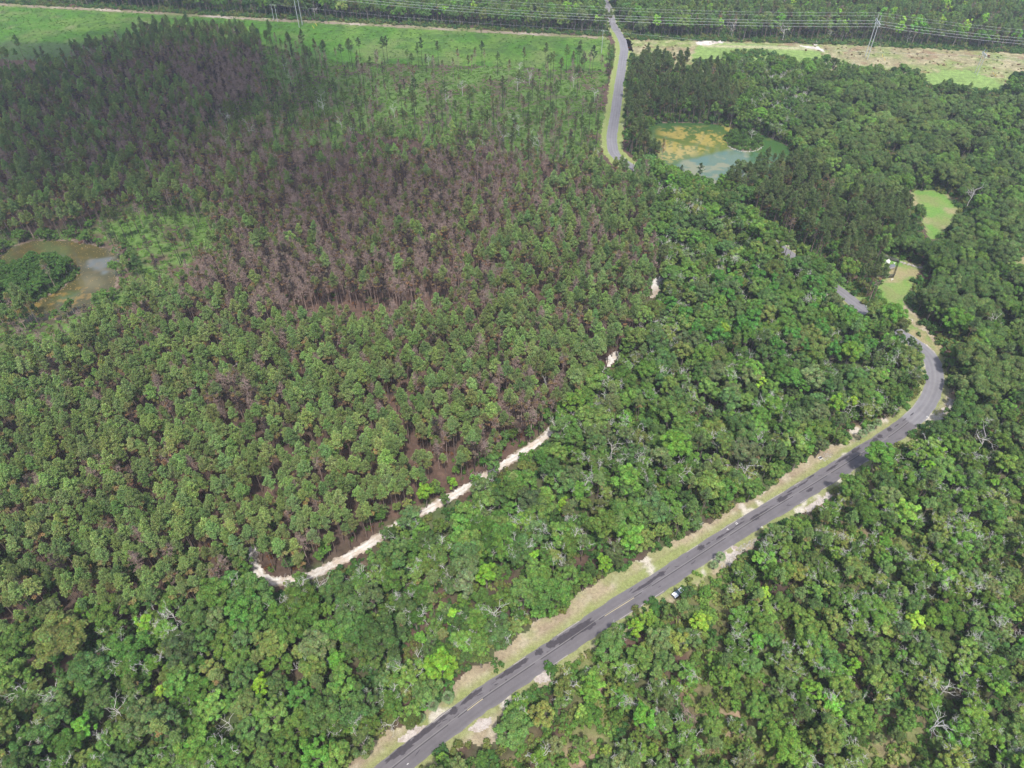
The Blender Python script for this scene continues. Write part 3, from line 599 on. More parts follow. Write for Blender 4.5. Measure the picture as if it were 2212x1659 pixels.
def shrub(seed, R=1.0):
    global rng; keep_ = rng; rng = np.random.default_rng(seed); cr = MB()
    for k in range(5):
        c = np.array((rng.normal() * .45, rng.normal() * .45, rng.uniform(.25, .75))) * R; n = 34; d = unit(n, .5); p = c + d * R * rng.uniform(.35, .6) * rng.uniform(.7, 1.1, (n, 1))
        nn = d + rng.normal(size=(n, 3)) * .5 + (0, 0, .3); cr.leaves(p, nn / np.linalg.norm(nn, axis=1)[:, None], rng.uniform(.2, .42, n), asp=1.3, var=.3)
    rng = keep_; return cr

KINDS = {}
def register(kind, name, variants): KINDS[kind] = dict(name=name, variants=variants)
def pv(cr, tk, lm, tm): return [('crown', cr.mesh('crown', lm)), ('trunk', tk.mesh('trunk', tm))]
register('pine', 'pine_tree', [pv(*pine(s_, H=15.0 + 1.4 * (s_ % 3), R=1.65 + .25 * (s_ % 3), frac=.38, dens=1.1, bare=.06, brown=.12), M_needle, M_bark) for s_ in range(6)])
register('scorched', 'scorched_pine', [pv(*pine(20 + s_, H=17 + s_ % 2, R=1.95 + .25 * (s_ % 2), frac=.44, dens=1.05, caph=.62 + .1 * (s_ % 3), bare=.82, brown=.6, ntw=7), M_needle, M_dead_brown if s_ % 3 else M_bark_burnt) for s_ in range(5)])
register('tallpine', 'tall_pine', [pv(*pine(40 + s_, H=21, R=2.7, frac=.36, dens=.75, bare=.15), M_needle, M_bark_burnt) for s_ in range(4)])
bare_v = []
for s_ in range(4):
    cr, tk = pine(60 + s_, H=16.5, R=2.35, frac=.50, dens=1.1, caph=1.0, bare=.93, ntw=9); bare_v.append([('trunk', tk.mesh('trunk', M_dead_brown if s_ != 1 else M_bark_burnt)), ('crown', cr.mesh('crown', M_needle))])
register('burnt', 'burnt_pine', bare_v)
register('broad', 'broadleaf_tree', [pv(*broadleaf(80 + s_, H=10.5 + s_ % 3, R=2.8 + .5 * (s_ % 4), lobes=24, open_=.10), M_leaf, M_bark_grey) for s_ in range(7)])
tw = []
for s_ in range(5):
    cr, tk = broadleaf(100 + s_, H=10.5, R=3.1 + .5 * (s_ % 3), lobes=22, open_=.25); br = crown_twigs(120 + s_, 3.5, 10.2)
    tw.append(pv(cr, tk, M_leaf, M_bark_grey) + [('dead_branches', br.mesh('dead_branches', M_dead))])
register('twiggy', 'dying_oak', tw)
register('oak', 'live_oak', [pv(*broadleaf(140 + s_, H=13, R=5.6 + .6 * s_, lobes=34, leaf=.42, flat=.7, dens=.9), M_leaf, M_bark_grey) for s_ in range(4)])
register('sweetgum', 'sweetgum_tree', [pv(*broadleaf(160 + s_, H=11 + s_, R=2.5 + .3 * s_, lobes=18, leaf=.42, flat=1.0, dens=.8, open_=.1), M_leaf, M_bark_grey) for s_ in range(3)])
dd_ = []
for s_ in range(5):
    tk, br = dead(180 + s_, H=11); dd_.append([('trunk', tk.mesh('trunk', M_dead)), ('branches', br.mesh('branches', M_dead))])
register('dead', 'dead_tree', dd_)
db_ = []
for s_ in range(3):
    tk, br = dead(190 + s_, H=13, spread=.6, r=.17, limbs=12, depth=3, Lf=.22); db_.append([('trunk', tk.mesh('trunk', M_dead_brown)), ('branches', br.mesh('branches', M_dead_brown))])
register('deadbrown', 'brown_dead_tree', db_)
register('shrub', 'shrub', [[('foliage', shrub(200 + s_).mesh('foliage', M_leaf))] for s_ in range(5)])

# ------------------------------------------------------------------ where the trees stand
def clear_hit(x, y, h, r, z0=.12):
    hit = np.zeros(x.shape, bool)
    for (dx, dy, zf) in ((0, 0, 1.0), (0, 0, .62), (0, 0, .35), (0, 0, z0), (.9, 0, .8), (-.9, 0, .8), (0, .8, .85), (0, -.8, .7), (.65, .5, .8), (-.65, .5, .8), (.6, -.5, .7), (-.6, -.5, .7)):
        a, b = proj(x + dx * r, y + dy * r, h * zf)
        for pl in CLEAR:
            pl = np.asarray(pl); m_ = (a > pl[:, 0].min()) & (a < pl[:, 0].max()) & (b > pl[:, 1].min()) & (b < pl[:, 1].max())
            if m_.any(): 
                idx = np.where(m_)[0]; hit[idx] |= inside(pl, a[idx], b[idx])
    return hit
FIELD_W, CORR_W = W(field_l), W(corr_r); PONDS_W = [W(pond_r), W(pond_l)]; ISL_W = [W(isle_r), W(isle_l)]; YARD_W = W(yard); GL_W = [W(glade1), W(glade2)]
def base_bad(x, y, road_gap=5.0, track_gap=1.7):
    b = inside(FIELD_W, x, y) | inside(CORR_W, x, y) | inside(YARD_W, x, y)
    for g in GL_W: b |= inside(g, x, y)
    w = np.zeros(x.shape, bool)
    for g in PONDS_W: w |= inside(g, x, y)
    for g in ISL_W: w &= ~inside(g, x, y)
    return b | w | (dist_line(ROAD[::2], x, y) < road_gap) | (dist_line(TRACK[::2], x, y) < track_gap)
def grid_pts(step, rot, jit):
    L = 1100; n = int(L / step); u, v = np.meshgrid(np.arange(-n, n) * step, np.arange(-n, n) * step * 1.04)
    u = u.ravel() + rng.uniform(-jit, jit, u.size) * step; v = v.ravel() + rng.uniform(-jit, jit, v.size) * step
    x = u * math.cos(rot) - v * math.sin(rot); y = u * math.sin(rot) + v * math.cos(rot) + 350
    a, b = proj(x, y, 0.0); ok = (y > 20) & (y < 1010) & (a > -170) & (a < 2380) & (b > -110) & (b < 1860); return x[ok], y[ok]
pine_zone = [(-400, 90), (130, 80), (300, 40), (600, 40), (1320, 70), (1320, 330), (1380, 380), (1404, 460), (1407, 553), (1404, 586), (1400, 646), (1354, 686), (1304, 760), (1284, 793), (1257, 813), (1180, 853), (1137, 906), (1170, 930), (1100, 975), (1010, 1040), (930, 1080), (820, 1140), (700, 1185),
             (683, 1175), (560, 1165), (546, 1232), (500, 1249), (366, 1290), (233, 1292), (110, 1306), (67, 1319), (-300, 1400)]
pine_base = [(-700, 1560), (67, 1385), (110, 1365), (233, 1350), (366, 1345), (470, 1310), (540, 1262), (575, 1254)] + track_px[4:] + pine_edge_px + [(1330, 335), (1323, 316), (1322, 290), (1330, 240), (1337, 187), (1344, 140), (1348, 107), (1342, 82), (1303, 80), (737, 48), (0, 8), (-700, -30)]
PINE_W = W(pine_base)
def left_of_road(x, y):
    q = ROAD[::3]; best = np.full(x.shape, 1e9); sg = np.zeros(x.shape)
    for (ax, ay), (bx, by) in zip(q[:-1], q[1:]):
        dx, dy = bx - ax, by - ay; t = np.clip(((x - ax) * dx + (y - ay) * dy) / (dx * dx + dy * dy), 0, 1); d = np.hypot(x - ax - t * dx, y - ay - t * dy); m_ = d < best
        best = np.where(m_, d, best); sg = np.where(m_, dx * (y - ay) - dy * (x - ax), sg)
    return sg > 0
sparse_zone = [(560, 60), (620, 50), (1316, 95), (1308, 310), (1220, 335), (1080, 310), (960, 262), (860, 270), (780, 262), (700, 262), (620, 250), (560, 262), (470, 290), (430, 260), (480, 215), (560, 200), (600, 150)]
left_open = [(110, 470), (250, 425), (350, 420), (430, 440), (460, 500), (420, 550), (350, 590), (290, 620), (230, 670), (60, 740), (-250, 800), (-250, 630), (0, 680), (250, 620), (270, 540), (200, 510), (60, 505), (0, 530), (-250, 540), (-250, 490)]
gap_soil = [(600, 690), (660, 672), (760, 668), (860, 672), (990, 660), (1010, 676), (960, 700), (860, 716), (720, 722), (640, 730), (600, 718)]
dk1 = [(1360, 105), (1500, 130), (1570, 150), (1600, 200), (1590, 262), (1400, 265), (1445, 340), (1440, 355), (1400, 352), (1360, 325), (1352, 200)]
dk2 = [(1535, 392), (1560, 350), (1700, 330), (1780, 345), (1800, 400), (1950, 430), (1990, 470), (1905, 540), (1912, 640), (1880, 650), (1830, 640), (1690, 540), (1600, 450), (1560, 410)]
oakz = [(1700, 340), (1760, 140), (2400, 200), (2400, 900), (2100, 900), (2040, 740), (1960, 640), (2000, 560), (1910, 520), (1990, 470), (1800, 400), (1780, 345)]
south = [(1640, 1160), (1760, 1100), (1990, 930), (2060, 900), (2400, 880), (2400, 1900), (850, 1900), (950, 1580), (1300, 1350), (1480, 1260)]
farz_py = lambda px: np.interp(px, [-400, 0, 233, 433, 567, 737, 1037, 1303, 1508, 1758, 1992, 2212, 2600], [-16, 6, 18, 30, 38, 46, 63, 78, 86, 94, 103, 114, 136])
burn = [(430, 130, 190, 42, .75), (500, 175, 100, 55, 1.0), (600, 330, 130, 80, .7), (430, 350, 120, 80, .6), (700, 430, 260, 105, .8), (950, 415, 240, 90, .9), (1060, 350, 170, 50, .6), (600, 590, 230, 75, .85), (810, 560, 260, 90, .75), (880, 630, 200, 50, .9), (430, 590, 130, 45, .6),
        (240, 160, 140, 60, .45), (300, 300, 150, 60, .45), (1090, 830, 120, 40, .5), (150, 300, 260, 110, .38), (100, 190, 200, 60, .25), (350, 260, 150, 60, .5), (760, 500, 300, 130, .55), (1150, 440, 110, 90, .4), (1150, 900, 70, 60, .55), (1080, 960, 90, 60, .4), (700, 770, 120, 40, .35), (500, 850, 80, 40, .45), (1230, 600, 90, 70, .25), (900, 800, 120, 60, .25), (120, 430, 200, 60, .25)]
T = []                                                     # kind, x, y, scale(3), rotz, tint
def tint(kind, n, px, py):
    j = lambda s_: np.array((1.42, 1.34, 1.12)) * rng.normal(1, s_, (n, 1))
    if kind in ('pine',):
        a, b = np.array((0.134, 0.190, 0.074)), np.array((0.092, 0.155, 0.070)); w = rng.random((n, 1)) * .8 + np.clip((px[:, None] - 900) / 900, 0, 1) * .4; c = (a * (1 - np.clip(w, 0, 1)) + b * np.clip(w, 0, 1)) * 1.08
        pale = np.exp(-((px - 1050) / 300) ** 2 - ((py - 330) / 110) ** 2)[:, None]; return c * (1.12 + .28 * pale) * j(.15) * rng.normal(1, .05, (n, 3))
    if kind == 'scorched':
        g_ = np.array((0.115, 0.160, 0.068)); b_ = np.array((0.15, 0.125, 0.085)); w = rng.random((n, 1)) * .5; return (b_ * w + g_ * (1 - w)) * j(.15) * rng.normal(1, .05, (n, 3))
    if kind == 'burnt': return np.array((0.13, 0.11, 0.10)) * j(.2)
    if kind == 'tallpine': return np.array((0.095, 0.145, 0.062)) * j(.18) * rng.normal(1, .06, (n, 3))
    if kind in ('broad', 'twiggy'):
        pal = np.array([(0.075, 0.150, 0.040), (0.095, 0.170, 0.048), (0.068, 0.128, 0.046), (0.120, 0.175, 0.058), (0.100, 0.200, 0.045), (0.095, 0.142, 0.066), (0.080, 0.145, 0.060)])
        c = pal[rng.choice(len(pal), n, p=[.26, .22, .2, .1, .06, .09, .07])] * j(.15) * np.where(inside(south, px, py)[:, None], (1.22, 1.17, 1.1), (1.0, 1.0, 1.0)) * rng.normal(1, .05, (n, 3)); return c
    if kind == 'oak': return np.array([(0.074, 0.122, 0.050), (0.060, 0.108, 0.040), (0.088, 0.138, 0.052), (0.085, 0.155, 0.045)])[rng.integers(0, 4, n)] * j(.12)
    if kind == 'sweetgum': return np.array([(0.15, 0.30, 0.045), (0.11, 0.27, 0.05), (0.19, 0.31, 0.05)])[rng.integers(0, 3, n)] * j(.1)
    return np.array((0.1, 0.16, 0.05)) * j(.15)
def put(kind, x, y, smin, smax, px, py, tn=None):
    n = len(x)
    if n == 0: return
    s_ = rng.uniform(smin, smax, n); sz = s_ * rng.uniform(.92, 1.1, n); rz = rng.uniform(0, 6.283, n); t = tint(kind, n, px, py) if tn is None else np.tile(tn, (n, 1)) * rng.normal(1, .08, (n, 1))
    vi = rng.integers(0, len(KINDS[kind]['variants']), n)
    for k in range(n): T.append((kind, x[k], y[k], s_[k], sz[k], rz[k], np.clip(t[k], .01, .6), int(vi[k])))
# --- pines on their planting grid
x, y = grid_pts(3.1, math.radians(33), .26); px, py = proj(x, y, 13.0)
inp = inside(PINE_W, x, y) & (py > farz_py(px)); dk = (inside(dk1, px, py) | inside(dk2, px, py)) & ~left_of_road(x, y)
spz = inside(sparse_zone, px, py); lo = inside(left_open, px, py); gs = inside(gap_soil, *proj(x, y, 1.0)) & (fnoise(x, y, 9) > .42)
pb = np.where(py > 740, .04, .12)
for cx, cy, rx, ry, s_ in burn: pb = np.maximum(pb, s_ * np.exp(-1.1 * (((px - cx) / rx) ** 2 + ((py - cy) / ry) ** 2) ** 1.5))
pb = np.clip(pb * (0.75 + 0.9 * fnoise(x, y, 35)) * 1.15 + (fnoise(x + 9, y, 9) - .5) * .6, 0.02, .97)
lowc = inside([(-400, 60), (140, 70), (165, 118), (60, 150), (-400, 160)], px, py)
thin = (rng.random(len(x)) < np.where(lowc, .12, 1)) & (rng.random(len(x)) < np.where((px > 560) & (px < 1320), np.interp(py, [240, 290, 440], [.2, .35, 1.0]), 1.0)) & (rng.random(len(x)) < np.where(fnoise(x + 200, y, 11) < .36, .5, np.where((px < 800) & (py < 480), .66, np.where(py < 650, .82, .94))))
ok = inp & ~spz & ~lo & ~gs & thin & ~base_bad(x, y); idx = np.where(ok)[0]; idx = idx[~clear_hit(x[idx], y[idx], 18.0, 2.3)]
u = rng.random(len(idx)); isb = u < pb[idx]; u2 = rng.random(len(idx)); dark_core = np.exp(-(((px[idx] - 490) / 130) ** 2 + ((py[idx] - 175) / 60) ** 2)) + .8 * np.exp(-(((px[idx] - 640) / 120) ** 2 + ((py[idx] - 590) / 60) ** 2))
bb = isb & (u2 < .42 + .45 * dark_core); sc_ = isb & ~bb; gp = ~isb
for kd, m_, a, b in (('pine', gp, .62, 1.14), ('scorched', sc_, .78, 1.05), ('burnt', bb, .8, 1.1)):
    ii = idx[m_]; put(kd, x[ii], y[ii], a, b, px[ii], py[ii])
xd, yd = grid_pts(4.3, .15, .45); dpx, dpy = proj(xd, yd, 12.0); okd = (inside(dk1, dpx, dpy) | inside(dk2, dpx, dpy)) & ~left_of_road(xd, yd) & ~base_bad(xd, yd) & (fnoise(xd, yd, 12) > .3); ii = np.where(okd)[0]; ii = ii[~clear_hit(xd[ii], yd[ii], 16.0, 2.8)]; uu = rng.random(len(ii))
for kd, m_, tn_, a_, b_ in (('pine', uu < .45, (0.118, 0.175, 0.066), .9, 1.25), ('pine', (uu >= .45) & (uu < .8), (0.145, 0.19, 0.078), .8, 1.2), ('scorched', (uu >= .8) & (uu < .86), None, .85, 1.05), ('broad', uu >= .86, None, .8, 1.3)):
    q = ii[m_]; put(kd, xd[q], yd[q], a_, b_, dpx[q], dpy[q], tn_)
# --- sparse burnt edge of the field and the open ground by the left pond
x, y = grid_pts(5.2, .3, .48); px, py = proj(x, y, 13.0)
ok = (inside(sparse_zone, px, py)) & ~base_bad(x, y, 6); idx = np.where(ok)[0]; idx = idx[~clear_hit(x[idx], y[idx], 18.0, 1.5)]
dn = np.interp(py[idx], [60, 150, 230, 330], [.24, .12, .40, .62]) + .35 * np.exp(-((px[idx] - 560) / 110) ** 2); idx = idx[rng.random(len(idx)) < dn]
u = rng.random(len(idx)); nearleft = px[idx] < 720
for kd, lo_, hi_, a, b in (('tallpine', 0, .26, .75, 1.05), ('burnt', .26, .48, .7, 1.0), ('scorched', .48, .84, .65, .95), ('dead', .84, .93, .8, 1.2), ('pine', .93, 1.01, .55, .8)):
    m_ = (u >= lo_) & (u < hi_); ii = idx[m_]; put(kd, x[ii], y[ii], a, b, px[ii], py[ii])
ok = inside(left_open, px, py) & ~base_bad(x, y, 6); idx = np.where(ok)[0]; idx = idx[~clear_hit(x[idx], y[idx], 17.0, 1.8)]; idx = idx[rng.random(len(idx)) < .34]
u = rng.random(len(idx))
for kd, lo_, hi_, a, b in (('tallpine', 0, .45, .75, 1.0), ('burnt', .45, .6, .8, 1.0), ('scorched', .6, .75, .8, 1.0), ('pine', .75, .9, .6, .9), ('broad', .9, 1.01, .5, .8)):
    m_ = (u >= lo_) & (u < hi_); ii = idx[m_]; put(kd, x[ii], y[ii], a, b, px[ii], py[ii])
# --- broadleaf woods
x, y = grid_pts(4.5, .9, .48); px, py = proj(x, y, 9.0); far = py < farz_py(px)
lr = left_of_road(x, y); oz = inside(oakz, px, py) & ~lr; ok = ~inside(PINE_W, x, y) & (lr | (~inside(dk1, px, py) & ~inside(dk2, px, py))) & ~oz & ~far & ~base_bad(x, y, 4.4, .9); so_ = inside(south, px, py)
ok &= rng.random(len(x)) < np.where(so_, np.where(fnoise(x + 77, y, 14) > .56, .30, .95), .97)
idx = np.where(ok)[0]; idx = idx[~clear_hit(x[idx], y[idx], 11.8, 3.4)]
u = rng.random(len(idx)); sw = so_[idx]; tz = np.where(sw, .52, .30); 
for kd, m_, a, b in (('twiggy', (u < tz) & ~sw, .55, 1.08), ('twiggy', (u < tz) & sw, .5, .92), ('broad', (u >= tz) & (u < .86) & ~sw, .45, 1.3), ('broad', (u >= tz) & (u < .86) & sw, .42, 1.05), ('pine', (u >= .86) & (u < .95), .7, .9), ('sweetgum', (u >= .95) & (u < .975), .6, .9), ('dead', (u >= .975), .6, 1.0)):
    ii = idx[m_]; put(kd, x[ii], y[ii], a, b, px[ii], py[ii])
xx, yy = grid_pts(4.0, .3, .48); ax, ay = proj(xx, yy, 4.0); lr2 = left_of_road(xx, yy); m_ = ~inside(PINE_W, xx, yy) & (rng.random(len(xx)) < .55) & ~base_bad(xx, yy, 4.4, .9) & (ay > farz_py(ax)) & (lr2 | (~inside(dk1, ax, ay) & ~inside(dk2, ax, ay))) & ~(inside(oakz, ax, ay) & ~lr2)
ii = np.where(m_)[0]; ii = ii[~clear_hit(xx[ii], yy[ii], 6.5, 2.2)]; put('broad', xx[ii], yy[ii], .38, .62, ax[ii], ay[ii])
m_ = inside(PINE_W, xx, yy) & (ay > 1190) & (ax < 560) & (rng.random(len(xx)) < .5); ii = np.where(m_)[0]; put('broad', xx[ii], yy[ii], .4, .75, ax[ii], ay[ii])
nt = W(track_px[:14]); m_ = inside(PINE_W, xx, yy) & (dist_line(TRACK[::2], xx, yy) < 8) & (rng.random(len(xx)) < .95) & (dist_line(TRACK[::2], xx, yy) > 1.6); ii = np.where(m_)[0]; ii = ii[~clear_hit(xx[ii], yy[ii], 5.0, 1.8)]; put('broad', xx[ii], yy[ii], .3, .6, ax[ii], ay[ii])
bend_bush = [(566, 1240), (600, 1238), (660, 1226), (690, 1212), (700, 1195), (640, 1185), (575, 1195)]; m_ = inside(W(bend_bush), xx, yy); ii = np.where(m_)[0]; ii = ii[~clear_hit(xx[ii], yy[ii], 5.0, 1.5)]; put('broad', xx[ii], yy[ii], .4, .65, ax[ii], ay[ii])
lb = grow(pond_l, 4.5); m_ = inside(lb, xx, yy) & ~inside(W(pond_l), xx, yy) & (rng.random(len(xx)) < .8); ii = np.where(m_)[0]; ii = ii[~clear_hit(xx[ii], yy[ii], 4.5, 1.5)]; put('broad', xx[ii], yy[ii], .35, .7, ax[ii], ay[ii], (.11, .2, .05))
lb = grow(pond_r, 3.5); m_ = inside(lb, xx, yy) & ~inside(W(pond_r), xx, yy) & (rng.random(len(xx)) < .8); ii = np.where(m_)[0]; ii = ii[~clear_hit(xx[ii], yy[ii], 4.5, 1.5)]; put('broad', xx[ii], yy[ii], .3, .55, ax[ii], ay[ii])
rr_ = resample(ROAD, 3.6); rd_ = np.gradient(rr_, axis=0); rd_ /= np.linalg.norm(rd_, axis=1)[:, None]; rn_ = np.stack([-rd_[:, 1], rd_[:, 0]], 1); rpx, rpy = proj(rr_[:, 0], rr_[:, 1], 0); sel = (rpx < 2000) & (rpy < 760) & (rpy > 345)
for off, a_, b_ in ((5.4, .9, 1.2), (9.0, 1.0, 1.35)):
    q = rr_[sel] + rn_[sel] * off + rng.uniform(-.8, .8, (sel.sum(), 2)); q = q[~clear_hit(q[:, 0], q[:, 1], 12.0, 2.6)]; ax_, ay_ = proj(q[:, 0], q[:, 1], 9.0); put('broad', q[:, 0], q[:, 1], a_, b_, ax_, ay_)
sgz = [(1440, 640), (1640, 560), (1760, 600), (1830, 680), (1900, 720), (1880, 800), (1700, 760), (1500, 760)]
xx, yy = grid_pts(8, .2, .45); ax, ay = proj(xx, yy, 10.0); m_ = inside(sgz, ax, ay) & (rng.random(len(xx)) < .6) & ~base_bad(xx, yy, 6); ii = np.where(m_)[0]; ii = ii[~clear_hit(xx[ii], yy[ii], 12, 3)]
put('sweetgum', xx[ii], yy[ii], .85, 1.2, ax[ii], ay[ii], (0.085, 0.215, 0.045))
# oak woods in the right corner
x, y = grid_pts(8.6, .5, .42); px, py = proj(x, y, 10.0); ok = inside(oakz, px, py) & ~base_bad(x, y, 6.5) & (py > farz_py(px) + 20); idx = np.where(ok)[0]; idx = idx[~clear_hit(x[idx], y[idx], 12.5, 5.9)]
u = rng.random(len(idx)); 
for kd, m_, a, b in (('oak', u < .72, .62, 1.05), ('pine', (u >= .72) & (u < .84), .8, 1.05), ('broad', (u >= .84), .9, 1.2)):
    ii = idx[m_]; put(kd, x[ii], y[ii], a, b, px[ii], py[ii])
x, y = grid_pts(6.5, .1, .45); px, py = proj(x, y, 7.0); ok = inside(oakz, px, py) & ~base_bad(x, y, 6.0) & (py > farz_py(px) + 20) & (rng.random(len(x)) < .6); idx = np.where(ok)[0]; idx = idx[~clear_hit(x[idx], y[idx], 9.0, 3.0)]
put('broad', x[idx], y[idx], .6, .9, px[idx], py[idx])
# --- the woods beyond the power line
x, y = grid_pts(5.4, .2, .45); px, py = proj(x, y, 0.0); ok = (py < farz_py(px) - 3) & ~inside(CORR_W, x, y) & (dist_line(ROAD[::2], x, y) > 7) & ~inside(FIELD_W, x, y); idx = np.where(ok)[0]
idx = idx[~clear_hit(x[idx], y[idx], 14.0, 3.0)]
u = rng.random(len(idx)); dkx = px[idx] < 560; prx = px[idx] > 1500; kd_ = np.full(len(idx), 'broad', object)
kd_[dkx & (u < .35)] = 'burnt'; kd_[dkx & (u >= .35) & (u < .7)] = 'scorched'; kd_[~dkx & ~prx & (u < .25)] = 'pine'; kd_[prx & (u < .62)] = 'pine'; kd_[~dkx & (u > .96)] = 'dead'; kd_[~dkx & (u > .90) & (u < .94)] = 'sweetgum'; kd_[prx & (u > .62) & (u < .68)] = 'scorched'
for kd in set(kd_):
    ii = idx[kd_ == kd]; put(kd, x[ii], y[ii], 1.0 if kd in ('broad', 'sweetgum') else .85, 1.45 if kd in ('broad', 'sweetgum') else 1.15, px[ii], py[ii])
# --- the pond islands and the shrubs on the far bank
for (il, n, a, b) in ((isle_l, 90, .5, .78), (isle_r, 26, .28, .45)):
    w_ = W(il); c_ = w_.mean(0); q_ = rng.uniform(w_.min(0), w_.max(0), (3000, 2)); q_ = q_[inside((w_ - c_) * .9 + c_, *q_.T)]; sel = []
    for p in q_:
        if all(np.hypot(*(p - s_)) > (2.5 if n > 30 else 1.5) for s_ in sel): sel.append(p)
    sel = np.array(sel[:n]); put('broad', sel[:, 0], sel[:, 1], a, b, sel[:, 0], sel[:, 1], (0.085, 0.17, 0.042))

# single trees one can point to: kind, px, py of the crown, crown height, scale, tint, label
FEATURE = [('broad', 1486, 1270, 8, .8, (.08, .15, .045), 'leafy tree whose crown hides the rear of the parked car'),
    ('sweetgum', 1050, 1236, 10, 1.0, (.17, .33, .04), 'small bright yellow-green tree standing out of the oaks above the road'),
    ('sweetgum', 950, 1446, 10, 1.35, (.17, .32, .04), 'yellow-green tree with a pale dead snag beside it, next to the palmettos'),
    ('sweetgum', 1377, 1346, 9, .9, (.19, .32, .04), 'yellow-green tree at the near roadside, left of the parked car'),
    ('sweetgum', 1307, 1206, 9, .75, (.17, .31, .04), 'little yellow-green tree close to the far verge of the road'),
    ('sweetgum', 563, 1476, 8, .8, (.22, .37, .04), 'lime-green sapling in the dark oak wood at lower left'),
    ('sweetgum', 560, 1261, 8, .8, (.18, .33, .04), 'lime-green tree below the bend of the sand track'),
    ('oak', 123, 1369, 13, 1.15, (.15, .19, .055), 'large olive-yellow oak in the wood at the lower left edge'),
    ('oak', 2061, 1308, 11, .65, (.10, .185, .035), 'round dark yellow-green oak in the wood right of the road'),
    ('oak', 2052, 1366, 11, .5, (.14, .20, .055), 'pale olive round tree just below the dark yellow-green oak'),
    ('sweetgum', 1852, 1426, 8, .7, (.17, .33, .04), 'lime-green sapling amid grey-twigged oaks right of the road'),
    ('sweetgum', 2161, 1486, 8, .7, (.16, .31, .05), 'lime-green sapling near the right edge of the oak wood'),
    ('oak', 1555, 906, 13, .7, (.16, .22, .055), 'pale yellow-green oak in the middle of the broadleaf band'),
    ('sweetgum', 1805, 874, 11, 1.3, (.16, .28, .04), 'yellow-green tree with twin tops short of the road bend'),
    ('sweetgum', 1097, 726, 10, .7, (.17, .31, .05), 'lime-green sapling among pines left of the upper sand track'),
    ('sweetgum', 917, 1063, 8, .9, (.18, .32, .04), 'bright green tree at the pine edge left of the white sand patch'),
    ('sweetgum', 977, 1034, 7, .6, (.18, .32, .04), 'small lime tree at the pine edge above the white sand patch'),
    ('sweetgum', 1217, 1086, 9, .8, (.19, .32, .04), 'yellow-green tree right of the middle sand patch'),
    ('sweetgum', 2130, 768, 10, .9, (.16, .27, .06), 'pale green tree behind the oaks right of the road bend'),
    ('broad', 1783, 128, 9, 1.0, (.09, .2, .04), 'round green tree alone at the edge of the mown clearing'),
    ('oak', 2205, 160, 11, .9, (.05, .10, .04), 'dark rounded oak at the right edge beside the power-line clearing'),
    ('tallpine', 1515, 352, 17, .8, (.07, .12, .05), 'lone dark pine in front of the turquoise end of the right pond'),
    ('tallpine', 1476, 348, 14, .55, (.10, .145, .07), 'smaller thin pine left of the lone dark pine by the right pond'),
    ('dead', 1628, 276, 8, .75, None, 'bare white forked snag on the small island of the right pond'),
    ('dead', 1721, 300, 6, .6, None, 'leaning pale dead stem on the bank right of the right pond'),
    ('dead', 2105, 412, 9, 1.15, None, 'big bleached dead tree with forked limbs above the right clearing'),
    ('dead', 1177, 833, 8, 1.0, None, 'bare grey tree in a hollow at the pine edge left of the sand track'),
    ('dead', 497, 790, 9, 1.0, None, 'bare pale tree among green pines in the left half'),
    ('dead', 367, 1322, 9, .95, None, 'bare grey spreading tree in the oak wood below the pines'),
    ('dead', 1068, 1318, 9, 1.0, None, 'tangle of bleached limbs among oaks above the road'),
    ('dead', 1325, 955, 9, .9, None, 'bleached bare crown in the broadleaf band right of the sand track'),
    ('dead', 1615, 1000, 9, .9, None, 'bleached bare crown above the far verge of the road'),
    ('deadbrown', 1495, 1535, 9, .85, None, 'brown leafless pine fallen open among the oaks near the bottom edge'),
    ('dead', 2055, 1476, 9, .9, None, 'bare forked grey tree in a dark gap at lower right'),
    ('dead', 2035, 1549, 9, 1.0, None, 'bare whitish tree nearest the lower right corner'),
    ('dead', 2135, 940, 9, 1.0, None, 'bare whitish crown near the right edge, right of the road bend'),
    ('dead', 2150, 690, 9, 1.0, None, 'bare whitish crown at the right edge above the road bend'),
    ('tallpine', 697, 98, 18, 1.0, (.07, .12, .055), 'tall round-topped pine standing left in front of the bright field'),
    ('tallpine', 908, 88, 18, .95, (.07, .12, .055), 'tall round-topped pine standing against the middle of the bright field'),
    ('tallpine', 1040, 88, 18, .85, (.07, .12, .055), 'tall narrow pine right of centre against the bright field'),
    ('tallpine', 1250, 98, 18, .85, (.07, .12, .055), 'tall narrow pine against the field, second from the north road'),
    ('tallpine', 1282, 112, 18, 1.05, (.07, .12, .055), 'tall dark pine at the field corner nearest the north road'),
    ('tallpine', 832, 82, 18, .9, (.085, .12, .06), 'slim tall pine rising over the field, left of the round-topped one'),
    ('tallpine', 772, 78, 18, .8, (.085, .12, .06), 'thin tall pine over the left end of the bright field')]
feat_xy = np.array([P(f[1], f[2], f[3]) for f in FEATURE]); feat_r = np.array([{'oak': 6.5, 'sweetgum': 3.2, 'broad': 4, 'dead': 2.6, 'deadbrown': 3, 'tallpine': 2.6}[f[0]] * f[4] for f in FEATURE])
def near_feature(x, y): return bool((np.hypot(feat_xy[:, 0] - x, feat_xy[:, 1] - y) < feat_r + 1.2).any())
CAR_XY = np.array(P(1466, 1283)); T = [t for t in T if not near_feature(t[1], t[2]) and np.hypot(t[1] - CAR_XY[0], t[2] - CAR_XY[1]) > 3.4]

